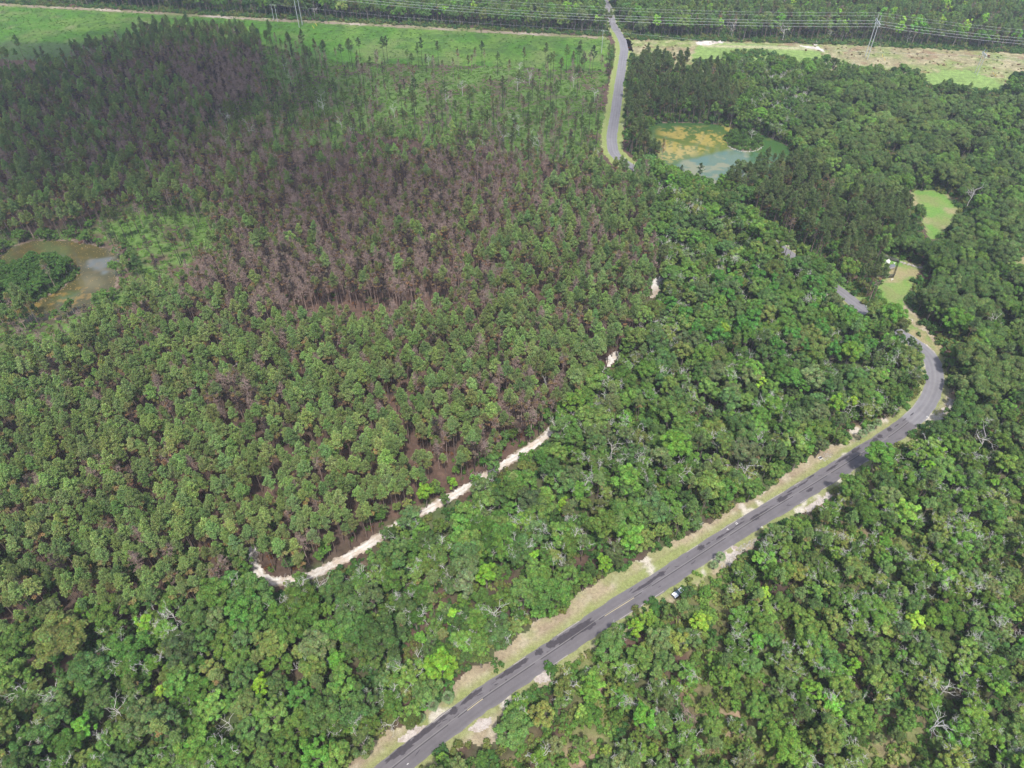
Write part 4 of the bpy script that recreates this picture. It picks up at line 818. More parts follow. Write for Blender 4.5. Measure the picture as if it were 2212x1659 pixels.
LOOK = {'pine': ('pine_tree', 'pine', 'pine'), 'scorched': ('scorched_pine', 'scorched pine', 'scorched pine'), 'tallpine': ('tall_pine', 'long-trunked pine', 'tall pine'), 'burnt': ('burnt_pine', 'burnt pine', 'burnt pine'),
        'broad': ('broadleaf_tree', 'leafy tree', 'tree'), 'twiggy': ('dying_oak', 'grey-tipped oak', 'oak'), 'oak': ('live_oak', 'wide round oak', 'live oak'), 'sweetgum': ('sweetgum_tree', 'bright leafy tree', 'sweetgum'),
        'dead': ('dead_tree', 'leafless pale tree', 'dead tree'), 'deadbrown': ('brown_dead_tree', 'leafless brown tree', 'dead tree')}
def tone(kind, t):
    if kind in ('dead', 'deadbrown', 'burnt'): return ''
    if t[0] > t[1]: return 'brown '
    b = t[1]; r_ = t[0] / t[1]
    return ('dark ' if b < .125 else 'pale ' if b > .2 else '') + ('olive ' if r_ > .66 else 'yellow-green ' if r_ > .55 and b > .2 else 'green ')
def make_tree(kind, x, y, s_, sz, rz, t, vi, label, group):
    nm, _, cat = LOOK[kind]; o = thing(nm, label, cat, (x, y, 0.0), rz, group); o.scale = (s_, s_, sz)
    for pn, me in KINDS[kind]['variants'][vi]:
        c = bpy.data.objects.new(pn, me); C.objects.link(c); c.parent = o
        if pn == 'dead_branches': c['kind'] = 'stuff'
        if t is not None and pn in ('crown', 'foliage'): c['tint'] = [float(q) for q in t]
    return o
TREE_H = {'pine': 18, 'scorched': 17, 'tallpine': 21, 'burnt': 16, 'broad': 11.5, 'twiggy': 10.5, 'oak': 13, 'sweetgum': 12, 'dead': 10, 'deadbrown': 12}
TREE_R = {'pine': 2.5, 'scorched': 2, 'tallpine': 2.5, 'burnt': 1.7, 'broad': 3.8, 'twiggy': 3.6, 'oak': 6.5, 'sweetgum': 2.8, 'dead': 3, 'deadbrown': 3}
FIRST = {}
for f, (fx, fy) in zip(FEATURE, feat_xy):
    kd, fs = f[0], f[4]; make_tree(kd, fx, fy, fs, fs, random.uniform(0, 6), f[5], random.randrange(len(KINDS[kd]['variants'])), f[6], None)
LANDMARKS = [(1466, 1283, 'the parked car'), (950, 1530, 'the lowest fan palms'), (1100, 1445, 'the longest dark road stain'), (1250, 1370, 'the big forked road stain'), (1340, 1310, 'the yellow road dash'), (1030, 1515, 'the lowest yellow road dash'),
    (1585, 1140, 'the white painted road marks'), (1700, 1080, 'the round road stain'), (1865, 945, 'the palm clump before the bend'), (2030, 840, 'the outer road bend'), (2000, 905, 'the white scribble in the bend'), (1850, 660, 'the half-hidden road'), (1550, 1216, 'the near verge palm'),
    (1772, 990, 'the roadside drain'), (1960, 600, 'the small lawn'), (1919, 563, 'the white tank'), (2105, 417, 'the big bleached snag'), (2020, 450, 'the right grassy glade'), (1600, 310, 'the right pond island'), (1515, 370, 'the lone pondside pine'), (1430, 300, 'the near end of the right pond'), (1700, 350, 'the far end of the right pond'),
    (1330, 250, 'the north road'), (1345, 110, 'the north road curve'), (1300, 120, 'the roadside utility pole'), (1880, 90, 'the big right pylon'), (2110, 130, 'the pole frame'), (1540, 110, 'the white sand spot'), (1783, 118, 'the round tree by the clearing'), (2205, 160, 'the dark oak by the clearing'), (645, 40, 'the left pylon'), (600, 30, 'the transformer poles'),
    (80, 50, 'the field at the left edge'), (1000, 100, 'the middle of the field'), (100, 620, 'the left pond island'), (240, 560, 'the grey water of the left pond'), (120, 700, 'the near shore of the left pond'), (350, 500, 'the open green ground'), (800, 670, 'the red-brown gap'), (950, 430, 'the brownest stand'), (500, 170, 'the blackened trunks'),
    (497, 790, 'the pale bare tree among pines'), (123, 1369, 'the big olive oak'), (367, 1326, 'the grey spreading tree'), (563, 1476, 'the lime sapling at lower left'), (560, 1235, 'the sand track corner'), (770, 1190, 'the widest white sand'), (975, 1080, 'the second sand patch'), (1100, 1000, 'the middle sand patch'), (1172, 950, 'the grey sand patch'),
    (1177, 833, 'the bare tree in a hollow'), (1325, 780, 'the small sand gap'), (1380, 715, 'the upper sand gap'), (1425, 630, 'the top sand patch'), (1555, 906, 'the pale yellow-green oak'), (1805, 874, 'the twin-topped yellow-green tree'), (1097, 726, 'the lime sapling among pines'), (1050, 1236, 'the bright tree above the road'), (950, 1439, 'the yellow-green tree by the palms'),
    (1377, 1346, 'the yellow-green roadside tree'), (1325, 955, 'the bleached crown right of the track'), (1615, 1000, 'the bleached crown above the verge'), (1068, 1318, 'the bleached tangle'), (1495, 1539, 'the brown leafless pine'), (2055, 1476, 'the forked grey tree'), (2035, 1549, 'the bare whitish tree'), (2061, 1313, 'the round yellow-green oak'),
    (1852, 1426, 'the lime sapling among grey oaks'), (2161, 1486, 'the lime sapling at right'), (2135, 940, 'the whitish crown right of the bend'), (2150, 690, 'the whitish crown at the edge'), (20, 1630, 'the bottom left corner'), (500, 1620, 'the bottom edge, left part'), (2180, 1640, 'the bottom right corner'), (1250, 1640, 'the bottom edge, middle'), (1700, 1600, 'the bottom edge, right part'),
    (20, 900, 'the left edge, halfway down'), (20, 1150, 'the left edge, low down'), (250, 1000, 'the olive pine mass'), (650, 1050, 'the middle of the pines'), (900, 900, 'the brown-flecked pines'), (2190, 1200, 'the right edge, low down'), (20, 300, 'the left edge, high up'), (2190, 350, 'the right edge, high up'), (1550, 700, 'the middle of the leafy band'), (1700, 700, 'the bright sweetgums'), (1750, 440, 'the dark pine stand')]
LM = np.array([(l[0], l[1]) for l in LANDMARKS], float)
ORD = ['', 'second ', 'third ', 'fourth ', 'fifth ', 'sixth ', 'seventh ', 'eighth ', 'ninth ', 'tenth ', 'eleventh ', 'twelfth ', 'thirteenth ', 'fourteenth ']
GROUPS = {'pine': 'green pines', 'scorched': 'scorched pines', 'burnt': 'burnt pines', 'tallpine': 'tall pines on open ground', 'broad': 'broadleaf trees', 'twiggy': 'oaks with dead branch tips', 'oak': 'wide oaks', 'sweetgum': 'bright green trees', 'dead': 'dead pale trees', 'deadbrown': 'dead brown trees'}
for kd in TREE_H:
    rows = [t for t in T if t[0] == kd]
    if not rows: continue
    X = np.array([t[1] for t in rows]); Y = np.array([t[2] for t in rows]); Sx = np.array([t[3] for t in rows]); h = TREE_H[kd] * Sx * .8
    a, b = proj(X, Y, h); depth = Y * cp_ + (CAM_H - h) * sp_; size = Sx * TREE_R[kd] / depth; size[(a < 12) | (a > 2200) | (b < 10) | (b > 1650)] = 0
    order = np.argsort(-size); lim = 300 - sum(1 for f in FEATURE if f[0] == kd); real = [i for i in order[:lim] if size[i] > 0]; rest = [i for i in range(len(rows)) if i not in set(real)]
    keys = {}; q1, q2 = np.quantile(Sx, [.33, .67])
    for i in real:
        dd = np.hypot(LM[:, 0] - a[i], (LM[:, 1] - b[i])); j = int(np.argmin(dd)); dx_, dy_ = a[i] - LM[j, 0], b[i] - LM[j, 1]
        dr_ = ('right of' if dx_ > 0 else 'left of') if abs(dx_) > abs(dy_) else ('below' if dy_ > 0 else 'above')
        sz_ = 'small ' if Sx[i] < q1 else 'large ' if Sx[i] > q2 else ''
        keys.setdefault((sz_ + tone(kd, rows[i][6]) + LOOK[kd][1], f'{dr_} {LANDMARKS[j][2]}'), []).append((dd[j], i))
    for (what, where), mem in keys.items():
        for k, (_, i) in enumerate(sorted(mem)):
            t = rows[i]; where = where.replace(' among pines', '') if kd == 'burnt' and k else where; ttl = (ORD[k] if k < len(ORD) else 'far ') + what; where = where if k < len(ORD) else where + ', beyond'
            make_tree(kd, t[1], t[2], t[3], t[4], t[5], t[6], t[7], f'{ttl} {where}' if k == 0 else f'{ttl} {where}', GROUPS[kd])
    KINDS[kd]['rest'] = [rows[i] for i in rest]

# the rest of each kind: one object, its trees set out by geometry nodes
SRC = {}
def source_parts(kd):                                      # an object already in the scene that carries each mesh
    out = []
    for v in KINDS[kd]['variants']:
        row = []
        for pn, me in v:
            o = next((ob for ob in C.objects if ob.data == me), None)
            row.append(o)
        if all(r is not None for r in row): out.append(row)
    return out
def scatter(name, kd, rows, label, cat, srcs):
    n = len(rows); me = bpy.data.meshes.new(name); me.vertices.add(n)
    me.vertices.foreach_set('co', np.array([(t[1], t[2], 0.0) for t in rows], np.float32).ravel())
    def at(nm, ty, arr, key):
        a = me.attributes.new(nm, ty, 'POINT'); a.data.foreach_set(key, np.asarray(arr, np.int32 if ty == 'INT' else np.float32).ravel())
    at('rot', 'FLOAT_VECTOR', [(0, 0, t[5]) for t in rows], 'vector'); at('scl', 'FLOAT_VECTOR', [(t[3], t[3], t[4]) for t in rows], 'vector')
    at('tint', 'FLOAT_VECTOR', [t[6] for t in rows], 'vector'); at('idx', 'INT', [t[7] % len(srcs) for t in rows], 'value')
    ng = bpy.data.node_groups.new(name, 'GeometryNodeTree'); ng.interface.new_socket('Geometry', in_out='INPUT', socket_type='NodeSocketGeometry'); ng.interface.new_socket('Geometry', in_out='OUTPUT', socket_type='NodeSocketGeometry')
    N, L = ng.nodes, ng.links; gi, go = N.new('NodeGroupInput'), N.new('NodeGroupOutput'); iop = N.new('GeometryNodeInstanceOnPoints'); ja = N.new('GeometryNodeJoinGeometry')
    for row in srcs:
        jj = N.new('GeometryNodeJoinGeometry')
        for ob in row:
            oi = N.new('GeometryNodeObjectInfo'); oi.transform_space = 'ORIGINAL'; oi.inputs['Object'].default_value = ob; oi.inputs['As Instance'].default_value = False; L.new(oi.outputs['Geometry'], jj.inputs[0])
        g2 = N.new('GeometryNodeGeometryToInstance'); L.new(jj.outputs[0], g2.inputs[0]); L.new(g2.outputs[0], ja.inputs[0])
    def na(nm, ty):
        q = N.new('GeometryNodeInputNamedAttribute'); q.data_type = ty; q.inputs['Name'].default_value = nm; return [s for s in q.outputs if s.enabled and s.name == 'Attribute'][0]
    L.new(gi.outputs[0], iop.inputs['Points']); L.new(ja.outputs[0], iop.inputs['Instance']); iop.inputs['Pick Instance'].default_value = True
    L.new(na('idx', 'INT'), iop.inputs['Instance Index']); e = N.new('FunctionNodeEulerToRotation'); L.new(na('rot', 'FLOAT_VECTOR'), e.inputs[0]); L.new(e.outputs[0], iop.inputs['Rotation']); L.new(na('scl', 'FLOAT_VECTOR'), iop.inputs['Scale'])
    L.new(iop.outputs[0], go.inputs[0])
    o = link(name, me, None, label=label, category=cat, kind='stuff'); md = o.modifiers.new('scatter', 'NODES'); md.node_group = ng; return o
REST_LABEL = {'pine': ('pine_forest', 'mass of green pines filling the left half beyond the nearest ones', 'pine forest'), 'scorched': ('scorched_forest', 'mass of brown scorched pines in the middle distance', 'scorched forest'),
    'burnt': ('burnt_forest', 'mass of burnt bare-twigged pines in the middle distance', 'burnt forest'), 'tallpine': ('tall_pine_forest', 'further tall pines thinly spread', 'pine forest'), 'broad': ('broadleaf_forest', 'mass of leafy green trees between the tracks and beyond the power line', 'woods'),
    'twiggy': ('oak_forest', 'mass of oaks with dead grey tips beyond the nearest ones', 'oak woods'), 'oak': ('oak_grove', 'further wide oaks', 'oak woods'), 'sweetgum': ('sweetgum_grove', 'further bright green trees', 'woods'), 'dead': ('dead_trees', 'further pale leafless trees', 'dead trees'), 'deadbrown': ('dead_brown_trees', 'further brown leafless trees', 'dead trees')}
for kd in TREE_H:
    rows = KINDS[kd].get('rest')
    if rows: scatter(REST_LABEL[kd][0], kd, rows, REST_LABEL[kd][1], REST_LABEL[kd][2], source_parts(kd))

# ------------------------------------------------------------------ shrubs: single ones at the edges, ground cover as a mass
SHRUBS = [(1935, 692, 1.6, (.12, .20, .05), 'round olive bush on the bare strip below the lawn'), (1945, 675, 1.3, (.11, .19, .05), 'second small round bush above the olive one by the lawn'), (1962, 698, 1.2, (.16, .22, .05), 'yellowish bush right of the olive one by the bend'), (1958, 715, 1.2, (.09, .16, .05), 'low dark bush nearest the road bend'),
          (1985, 725, 1.2, (.09, .15, .05), 'loose dark bush on the verge above the road bend'), (1905, 648, 1.3, (.10, .19, .04), 'bush beside the white marker post'), (1640, 300, 1.6, (.08, .18, .04), 'green bush on the right tip of the small pond island'),
          (1205, 1322, 1.8, (.16, .18, .05), 'yellowing bush hanging over the far verge'), (1080, 1392, 2.2, (.18, .19, .06), 'yellow-tinged bush beside the far verge, lower down'), (2062, 1330, 1.4, (.14, .15, .06), 'rusty bush in the wood right of the road'), (1075, 1440, 1.6, (.08, .16, .04), 'dark bush at the far verge above the long stain'),
          (1740, 110, 1.0, (.13, .06, .04), 'reddish brown bush in the power-line clearing'), (2135, 122, 1.2, (.16, .07, .04), 'red-brown bush beside the right pole pair')]
for (a, b, s_, t, lb) in SHRUBS:
    x_, y_ = P(a, b); o = thing('shrub', lb, 'bush', (x_, y_, 0.0), random.uniform(0, 6), 'single bushes'); o.scale = (s_, s_, s_)
    c = link('foliage', KINDS['shrub']['variants'][random.randrange(5)][0][1], o); c['tint'] = list(t)
for v in KINDS['shrub']['variants']:                       # make sure each shape stands somewhere
    if not any(ob.data == v[0][1] for ob in C.objects):
        x_, y_ = P(random.uniform(1180, 1290), random.uniform(165, 210)); o = thing('shrub', 'green bush in the open burnt ground left of the north road', 'bush', (x_, y_, 0.0), 0.0, 'bushes left of the north road'); c = link('foliage', v[0][1], o); c['tint'] = [.09, .19, .04]
x, y = grid_pts(2.6, .4, .5); px, py = proj(x, y, 1.0)
pz = inside(PINE_W, x, y); sz_ = inside(W(open_zone), x, y) | inside(W(open_left), x, y); bad = base_bad(x, y, 4.2, 2.4) & ~(inside(CORR_W, x, y) | inside(FIELD_W, x, y))
fld = inside(FIELD_W, x, y); cor = inside(CORR_W, x, y) & ~inside(W(lawn_r), x, y) & ~inside(W(lawn_rr), x, y)
pr = np.where(sz_, .75, np.where(pz, np.where(fnoise(x, y, 10) > .55, .3, .12), .8)); pr = np.where((dist_line(TRACK[::2], x, y) < 8) & pz, .5, pr); pr = np.where(fld, .22, pr); pr = np.where(cor, .10, pr)
droad = dist_line(ROAD[::2], x, y)
pr = np.where((droad < 20) & ~pz & ~fld & ~cor, 1.0, pr)
ok = (rng.random(len(x)) < pr) & ~bad & (droad > 4.2) & (py < farz_py(px) + 2000); idx = np.where(ok)[0]
hit = clear_hit(x[idx], y[idx], 1.5, 1.0); hit &= ~(fld[idx] | cor[idx]); idx = idx[~hit]
rows = []
for i in idx:
    if sz_[i]: t = np.array((.125, .235, .045)) * random.uniform(.7, 1.3); s_ = random.uniform(.5, 1.3)
    elif fld[i]: t = np.array((.085, .175, .028)) * random.uniform(.75, 1.25); s_ = random.uniform(.35, .8)
    elif cor[i]: t = np.array(random.choice(((.17, .085, .05), (.24, .20, .11), (.15, .19, .06)))) * random.uniform(.7, 1.2); s_ = random.uniform(.3, .8)
    elif pz[i]: t = np.array(random.choice(((.09, .15, .04), (.16, .08, .04), (.10, .19, .04)))) * random.uniform(.7, 1.2); s_ = random.uniform(.5, 1.1)
    elif px[i] > 900 and py[i] > 880 and fnoise(np.array([x[i] + 77]), np.array([y[i]]), 14)[0] > .53: t = np.array(random.choice(((.15, .25, .055), (.20, .24, .075), (.12, .23, .05)))) * random.uniform(.8, 1.2); s_ = random.uniform(.9, 1.7)
    else: t = np.array(random.choice(((.075, .16, .04), (.11, .19, .05), (.15, .18, .055), (.06, .13, .04)))) * random.uniform(.8, 1.2); s_ = random.uniform(.8, 2.1)
    rows.append(('shrub', x[i], y[i], s_ * 1.15, s_ * (.6 if sz_[i] or fld[i] else 1.0), random.uniform(0, 6), t, random.randrange(5)))
for il, st_, n_i in ((isle_r, 1.15, 260), (isle_l, 1.5, 420)):
    w_ = W(il); c_ = w_.mean(0); q_ = rng.uniform(w_.min(0), w_.max(0), (n_i * 3, 2)); q_ = q_[inside((w_ - c_) * .95 + c_, *q_.T)][:n_i]
    for p in q_: rows.append(('shrub', p[0], p[1], st_ * random.uniform(.7, 1.3), st_ * random.uniform(.8, 1.5), random.uniform(0, 6), np.array((.10, .185, .045)) * random.uniform(.7, 1.2), random.randrange(5)))
scatter('undergrowth', 'shrub', rows, 'low green undergrowth and bushes covering the ground between the trees', 'undergrowth', source_parts('shrub'))

# ------------------------------------------------------------------ palmettos
def palm_meshes():
    global rng; keep_ = rng; rng = np.random.default_rng(5); tk = MB(); tk.tube(bent(np.zeros(3), np.array((.2, .1, 3.6)), 5, .04), [.22, .17, .16, .17, .2], 7); fr = []
    for k in range(24):
        mb = MB(); a = k * 2.4; el = rng.uniform(-.35, 1.25); d = np.array((math.cos(a) * math.cos(el), math.sin(a) * math.cos(el), math.sin(el))); o = np.array((.2, .1, 3.6)); st = o + d * rng.uniform(.7, 1.0)
        mb.tube([o, st], [.03, .02], 3, False); side = np.cross(d, (0, 0, 1.)); side /= np.linalg.norm(side) + 1e-9; up = np.cross(side, d)
        for j in range(13):
            t = -1.15 + 2.3 * j / 12; dr = d * math.cos(t) + side * math.sin(t); L_ = rng.uniform(.85, 1.15) * (1 - .18 * abs(t)); p1 = st + dr * L_ * .55 + up * .08; p2 = st + dr * L_ - (0, 0, .22); w = np.cross(dr, up) * .055
            mb.add(np.array([st, p1 - w, p2, p1 + w]), [[0, 1, 2, 3]], np.full((1, 3), rng.uniform(.8, 1.2)))
        fr.append(mb.mesh('frond', M_leaf))
    rng = keep_; return tk.mesh('trunk', M_bark_grey), fr
ptk, pfr = palm_meshes()
PALMS = [(936, 1536, .95, 'short fan palm by the road, lower of the pair above the grey stain'), (970, 1521, 1.05, 'fan palm standing on the verge with sand round its foot'), (912, 1560, .8, 'fan palm half under the oaks by the grey soil patch'), (1856, 950, 1.05, 'fan palm leaning out on the verge short of the bend'), (1872, 938, .95, 'fan palm behind the leaning one short of the bend'),
         (1889, 928, .95, 'rightmost fan palm of the clump short of the bend'), (1553, 1216, .95, 'fan palm on the near verge beside the road'), (1541, 1230, .8, 'smaller fan palm partly under the near roadside trees'), (2079, 868, .9, 'fan palm at the wood edge outside the road bend')]
for k, (a, b, s_, lb) in enumerate(PALMS):
    x_, y_ = P(a, b); o = thing('fan_palm', lb, 'palm', (x_, y_, 0.0), k * 1.3, 'fan palms along the road'); o.scale = (s_,) * 3; link('trunk', ptk, o)
    for fm in pfr: c = link('frond', fm, o); c['tint'] = [.17, .25, .12]

# ------------------------------------------------------------------ verge details: grass tufts, pebbles, drain
gm = MB(); w_ = W(clear_main); q_ = rng.uniform(w_.min(0), w_.max(0), (60000, 2)); d_ = dist_line(ROAD[::2], *q_.T); q_ = q_[(d_ > hw - .1) & (d_ < 14)]; q_ = q_[inside(w_, *q_.T) | (dist_line(ROAD[::2], *q_.T) < 6)]; q_ = q_[fnoise(q_[:, 0], q_[:, 1], 3) > .42]
dirs = unit(len(q_), 1.2); gm.leaves(np.hstack([q_, np.full((len(q_), 1), .03)]), dirs, rng.uniform(.12, .42, len(q_)), tip=dirs, var=.35)
gt = link('verge_grass', gm.mesh('verge_grass', M_leaf), kind='stuff', label='sparse grass tufts on the sandy verges of the road', category='grass'); gt['tint'] = [.27, .25, .11]

def chalk(name, poly, n, smin, smax, m, label, cat, z=.04, tn=None):
    mb = MB(); w_ = W(poly); q_ = rng.uniform(w_.min(0), w_.max(0), (n * 6, 2)); q_ = q_[inside(w_, *q_.T)][:n]; nn = unit(len(q_), 2.0)
    mb.leaves(np.hstack([q_, np.full((len(q_), 1), z + .05)]), nn, rng.uniform(smin, smax, len(q_)), var=.3); return link(name, mb.mesh(name, m), kind='stuff', label=label, category=cat)
chalk('pale_rubble', [(1555, 1226), (1600, 1178), (1640, 1160), (1642, 1166), (1600, 1196), (1562, 1230)], 420, .15, .5, M_stone, 'white limestone rubble scattered along the near verge', 'rubble')
chalk('pale_rubble', [(1735, 1110), (1790, 1060), (1845, 1010), (1850, 1018), (1795, 1072), (1745, 1112)], 300, .15, .45, M_stone, 'white rubble strip on the near verge below the bend', 'rubble')
chalk('pale_rubble', [(2005, 905), (2045, 850), (2066, 868), (2040, 890)], 200, .12, .4, M_stone, 'pale stones on the outside of the road bend', 'rubble')
chalk('pale_rubble', [(1772, 985), (1795, 972), (1800, 985), (1780, 998)], 90, .15, .5, M_stone, 'white stones beside the drain on the far verge', 'rubble')
chalk('pale_rubble', [(1858, 957), (1842, 955), (1838, 945), (1860, 946)], 60, .12, .35, M_stone, 'white stones round the foot of the leaning palm', 'rubble')
dx_, dy_ = P(1772, 990); dr = thing('drain', 'small white-rimmed dark concrete drain box on the far verge', 'drain', (dx_, dy_, 0.0), .5)
mb = MB(); mb.box((0, 0, .12), (1.5, 1.1, .24)); link('drain_box', mb.mesh('drain_box', simple('old_concrete', (.35, .34, .31), .9)), dr); mb = MB(); mb.box((0, 0, .26), (1.1, .75, .05)); link('grate', mb.mesh('grate', M_seal), dr)
for s_ in (-1, 1): mb = MB(); mb.box((0, s_ * .5, .27), (1.5, .12, .08)); link('rim', mb.mesh('rim', M_white), dr)

# stone pile, fence and tank in the yard
sx, sy = P(1950, 569); sw_ = thing('stone_wall', 'low tumbled grey stone row along the back of the small lawn', 'stone row', (sx, sy, 0.0)); grey_rock = [rock_mesh('stone', simple('grey_stone', (.27, .25, .235), .9), 9 + s_) for s_ in range(3)]
for k, p in enumerate(resample(W([(1925, 560), (1950, 568), (1975, 576), (1992, 580)]), .85)):
    for r_ in range(2):
        o = link('stone', grey_rock[(k + r_) % 3], sw_, (p[0] - sx + random.uniform(-.4, .4), p[1] - sy + random.uniform(-.5, .5), 0)); s_ = random.uniform(.6, 1.15); o.scale = (s_, s_, s_ * .8); o.rotation_euler = (0, 0, random.uniform(0, 6))
fp = W([(1886, 590), (1900, 556), (1941, 568), (1930, 600), (1905, 602)]); fx, fy = fp[2]; fe = thing('chain_link_fence', 'dark screened chain-link fence round the white tank beside the small lawn', 'fence', (fx, fy, 0.0))
def mesh_material():
    m = bpy.data.materials.new('chain_link'); m.use_nodes = True; N = m.node_tree.nodes; L = m.node_tree.links; b = N['Principled BSDF']; b.inputs['Base Color'].default_value = (.05, .055, .05, 1); b.inputs['Roughness'].default_value = .6; b.inputs['Alpha'].default_value = .55; return m
M_cl = mesh_material(); M_fpost = simple('fence_post', (.18, .19, .18), .5)
for (a, b) in zip(fp[:-1], fp[1:]):
    L_ = np.linalg.norm(b - a); n_ = max(2, int(L_ / 3)); d = (b - a) / L_
    for k in range(n_ + 1):
        p = a + (b - a) * k / n_; mb = MB(); mb.tube([(p[0] - fx, p[1] - fy, 0), (p[0] - fx, p[1] - fy, 2.4)], [.05, .05], 6); link('fence_post', mb.mesh('fence_post', M_fpost), fe)
        if k < n_:
            q = a + (b - a) * (k + 1) / n_; mb = MB(); mb.box(((p[0] + q[0]) / 2 - fx, (p[1] + q[1]) / 2 - fy, 1.15), (L_ / n_ - .12, .02, 2.1), [[d[0], d[1], 0], [-d[1], d[0], 0], [0, 0, 1]]); link('mesh_panel', mb.mesh('mesh_panel', M_cl), fe)
tx, ty = P(1919, 563, 1.5); tk_ = thing('water_tank', 'white domed tank with a grey shed roof beside the fence', 'tank', (tx, ty, 0.0))
def dome(r, h, hc):
    mb = MB(); rings = [np.stack([np.cos(np.arange(14) * math.pi / 7) * r * c_, np.sin(np.arange(14) * math.pi / 7) * r * c_, np.full(14, z)], 1) for c_, z in ((1, 0), (1, h), (.92, h + hc * .35), (.7, h + hc * .7), (.4, h + hc * .92), (.05, h + hc))]
    mb.add(np.vstack(rings), [[k * 14 + j, k * 14 + (j + 1) % 14, (k + 1) * 14 + (j + 1) % 14, (k + 1) * 14 + j] for k in range(5) for j in range(14)]); return mb
link('tank_body', dome(1.0, 1.2, .7).mesh('tank_body', M_white, True), tk_); mb = MB(); mb.tube([(0, 0, 2.0), (0, 0, 2.3)], [.25, .25], 8); link('hatch', mb.mesh('hatch', M_white), tk_)
hx, hy = P(1924, 580); sh = thing('pump_shed', 'small shed with a grey slate-coloured roof below the white tank', 'shed', (hx, hy, 0.0), .2)
mb = MB(); mb.box((0, 0, .8), (2.2, 1.8, 1.6)); link('wall', mb.mesh('wall', simple('shed_wall', (.4, .38, .35), .8)), sh); mb = MB(); mb.add([(-1.3, -1.1, 1.6), (1.3, -1.1, 1.6), (1.3, 0, 2.2), (-1.3, 0, 2.2), (1.3, 1.1, 1.6), (-1.3, 1.1, 1.6)], [[0, 1, 2, 3], [3, 2, 4, 5]]); link('roof', mb.mesh('roof', simple('shed_roof', (.12, .13, .15), .6)), sh)
mb = MB(); mb.box((.3, -.93, .7), (.7, .05, 1.3)); link('door', mb.mesh('door', M_wood), sh)
for k, (a, b, lb) in enumerate(((1931, 571, 'small white pipe fitting right of the white tank'), (1926, 606, 'white valve box inside the near fence corner'))):
    x_, y_ = P(a, b); v = thing('valve_box', lb, 'valve', (x_, y_, 0.0)); mb = MB(); mb.tube([(0, 0, 0), (0, 0, .9)], [.12, .12], 8); link('riser', mb.mesh('riser', M_white), v); mb = MB(); mb.tube([(-.5, 0, .8), (.5, 0, .8)], [.12, .12], 8); link('pipe', mb.mesh('pipe', M_white), v)
for (a, b, m_, lb) in ((1900, 652, M_white, 'white marker post in the rough grass beside the road'), (1870, 665, simple('green_post', (.1, .25, .2), .6), 'green marker post on the verge of the half-hidden road')):
    x_, y_ = P(a, b); v = thing('marker_post', lb, 'post', (x_, y_, 0.0)); mb = MB(); mb.box((0, 0, .65), (.22, .1, 1.3)); link('post', mb.mesh('post', m_), v); mb = MB(); mb.box((0, -.07, 1.1), (.2, .03, .25)); link('plate', mb.mesh('plate', M_white), v)

# ------------------------------------------------------------------ power lines
def line_dir(): a = np.array(P(100, 15)); b = np.array(P(1303, 80)); d = b - a; return d / np.linalg.norm(d)
DL = line_dir(); ax_l = np.array([[DL[0], DL[1], 0], [-DL[1], DL[0], 0], [0, 0, 1]])
def hframe(px, py, H, w, label, name='transmission_tower', guys=True, rad=.32, dirv=None):
    x_, y_ = P(px, py); d = DL if dirv is None else dirv; nrm = np.array((-d[1], d[0])); o = thing(name, label, 'pylon', (x_, y_, 0.0)); tops = []
    for s_ in (-1, 1):
        p = nrm * s_ * w / 2; mb = MB(); mb.tube([(p[0], p[1], 0), (p[0], p[1], H * .5), (p[0], p[1], H)], [rad, rad * .85, rad * .6], 8); link('leg', mb.mesh('leg', M_steel), o)
    hz = H * .84; a3 = np.array([[nrm[0], nrm[1], 0], [d[0], d[1], 0], [0, 0, 1]])
    mb = MB(); mb.box((0, 0, hz), (w * 2.1, .35, .5), a3); link('crossarm', mb.mesh('crossarm', M_steel), o)
    for s_ in (-1, 1):
        q0 = np.array((*(nrm * s_ * w / 2), H * .72)); q1 = np.array((*(nrm * s_ * w * .95), hz)); mb = MB(); mb.tube([q0, q1], [.12, .12], 5); link('brace', mb.mesh('brace', M_steel), o)
        q0 = np.array((*(nrm * s_ * w / 2), H * .70)); q1 = np.array((*(-nrm * s_ * w / 2), hz - .3)); mb = MB(); mb.tube([q0, q1], [.1, .1], 5); link('brace', mb.mesh('brace', M_steel), o)
    for s_ in (-1, 0, 1):
        q = np.array((*(nrm * s_ * w * .98), hz)); mb = MB(); mb.tube([q, q - (0, 0, 1.6)], [.16, .16], 6); link('insulator', mb.mesh('insulator', M_insul), o); tops.append(np.array((x_ + q[0], y_ + q[1], hz - 1.6)))
    for s_ in (-1, 1): tops.append(np.array((x_ + nrm[0] * s_ * w / 2, y_ + nrm[1] * s_ * w / 2, H)))
    if guys:
        for s_ in (-1, 1):
            g = np.array((*(nrm * s_ * w / 2 + d * 13 * 1), 0)); mb = MB(); mb.tube([np.array((*(nrm * s_ * w / 2), hz)), g], [.035, .035], 3); link('guy_wire', mb.mesh('guy_wire', M_wire), o)
            gg = g + (np.array((*(nrm * s_ * w / 2), hz)) - g) * .085; mb = MB(); mb.tube([g, gg], [.13, .13], 5); link('guy_sleeve', mb.mesh('guy_sleeve', M_yellow), o)
    return tops
DLR = np.array(P(2212, 150)) - np.array(P(1880, 122)); DLR = DLR / np.linalg.norm(DLR)
TA = hframe(650, 57, 33, 7.0, 'tall steel two-legged pylon at the left end of the power line'); TB = hframe(1871, 125, 31, 7.5, 'big leaning-looking steel two-legged pylon in the right clearing')
TD = hframe(2108, 160, 17, 4.5, 'smaller two-legged pole frame in the right clearing', 'pole_frame', rad=.22)
farL = [t - np.array((*(DL * 260), 0)) + np.array((0, 0, 0)) for t in TA]; farR = [t + np.array((*(DL * 330), 0)) for t in TB]
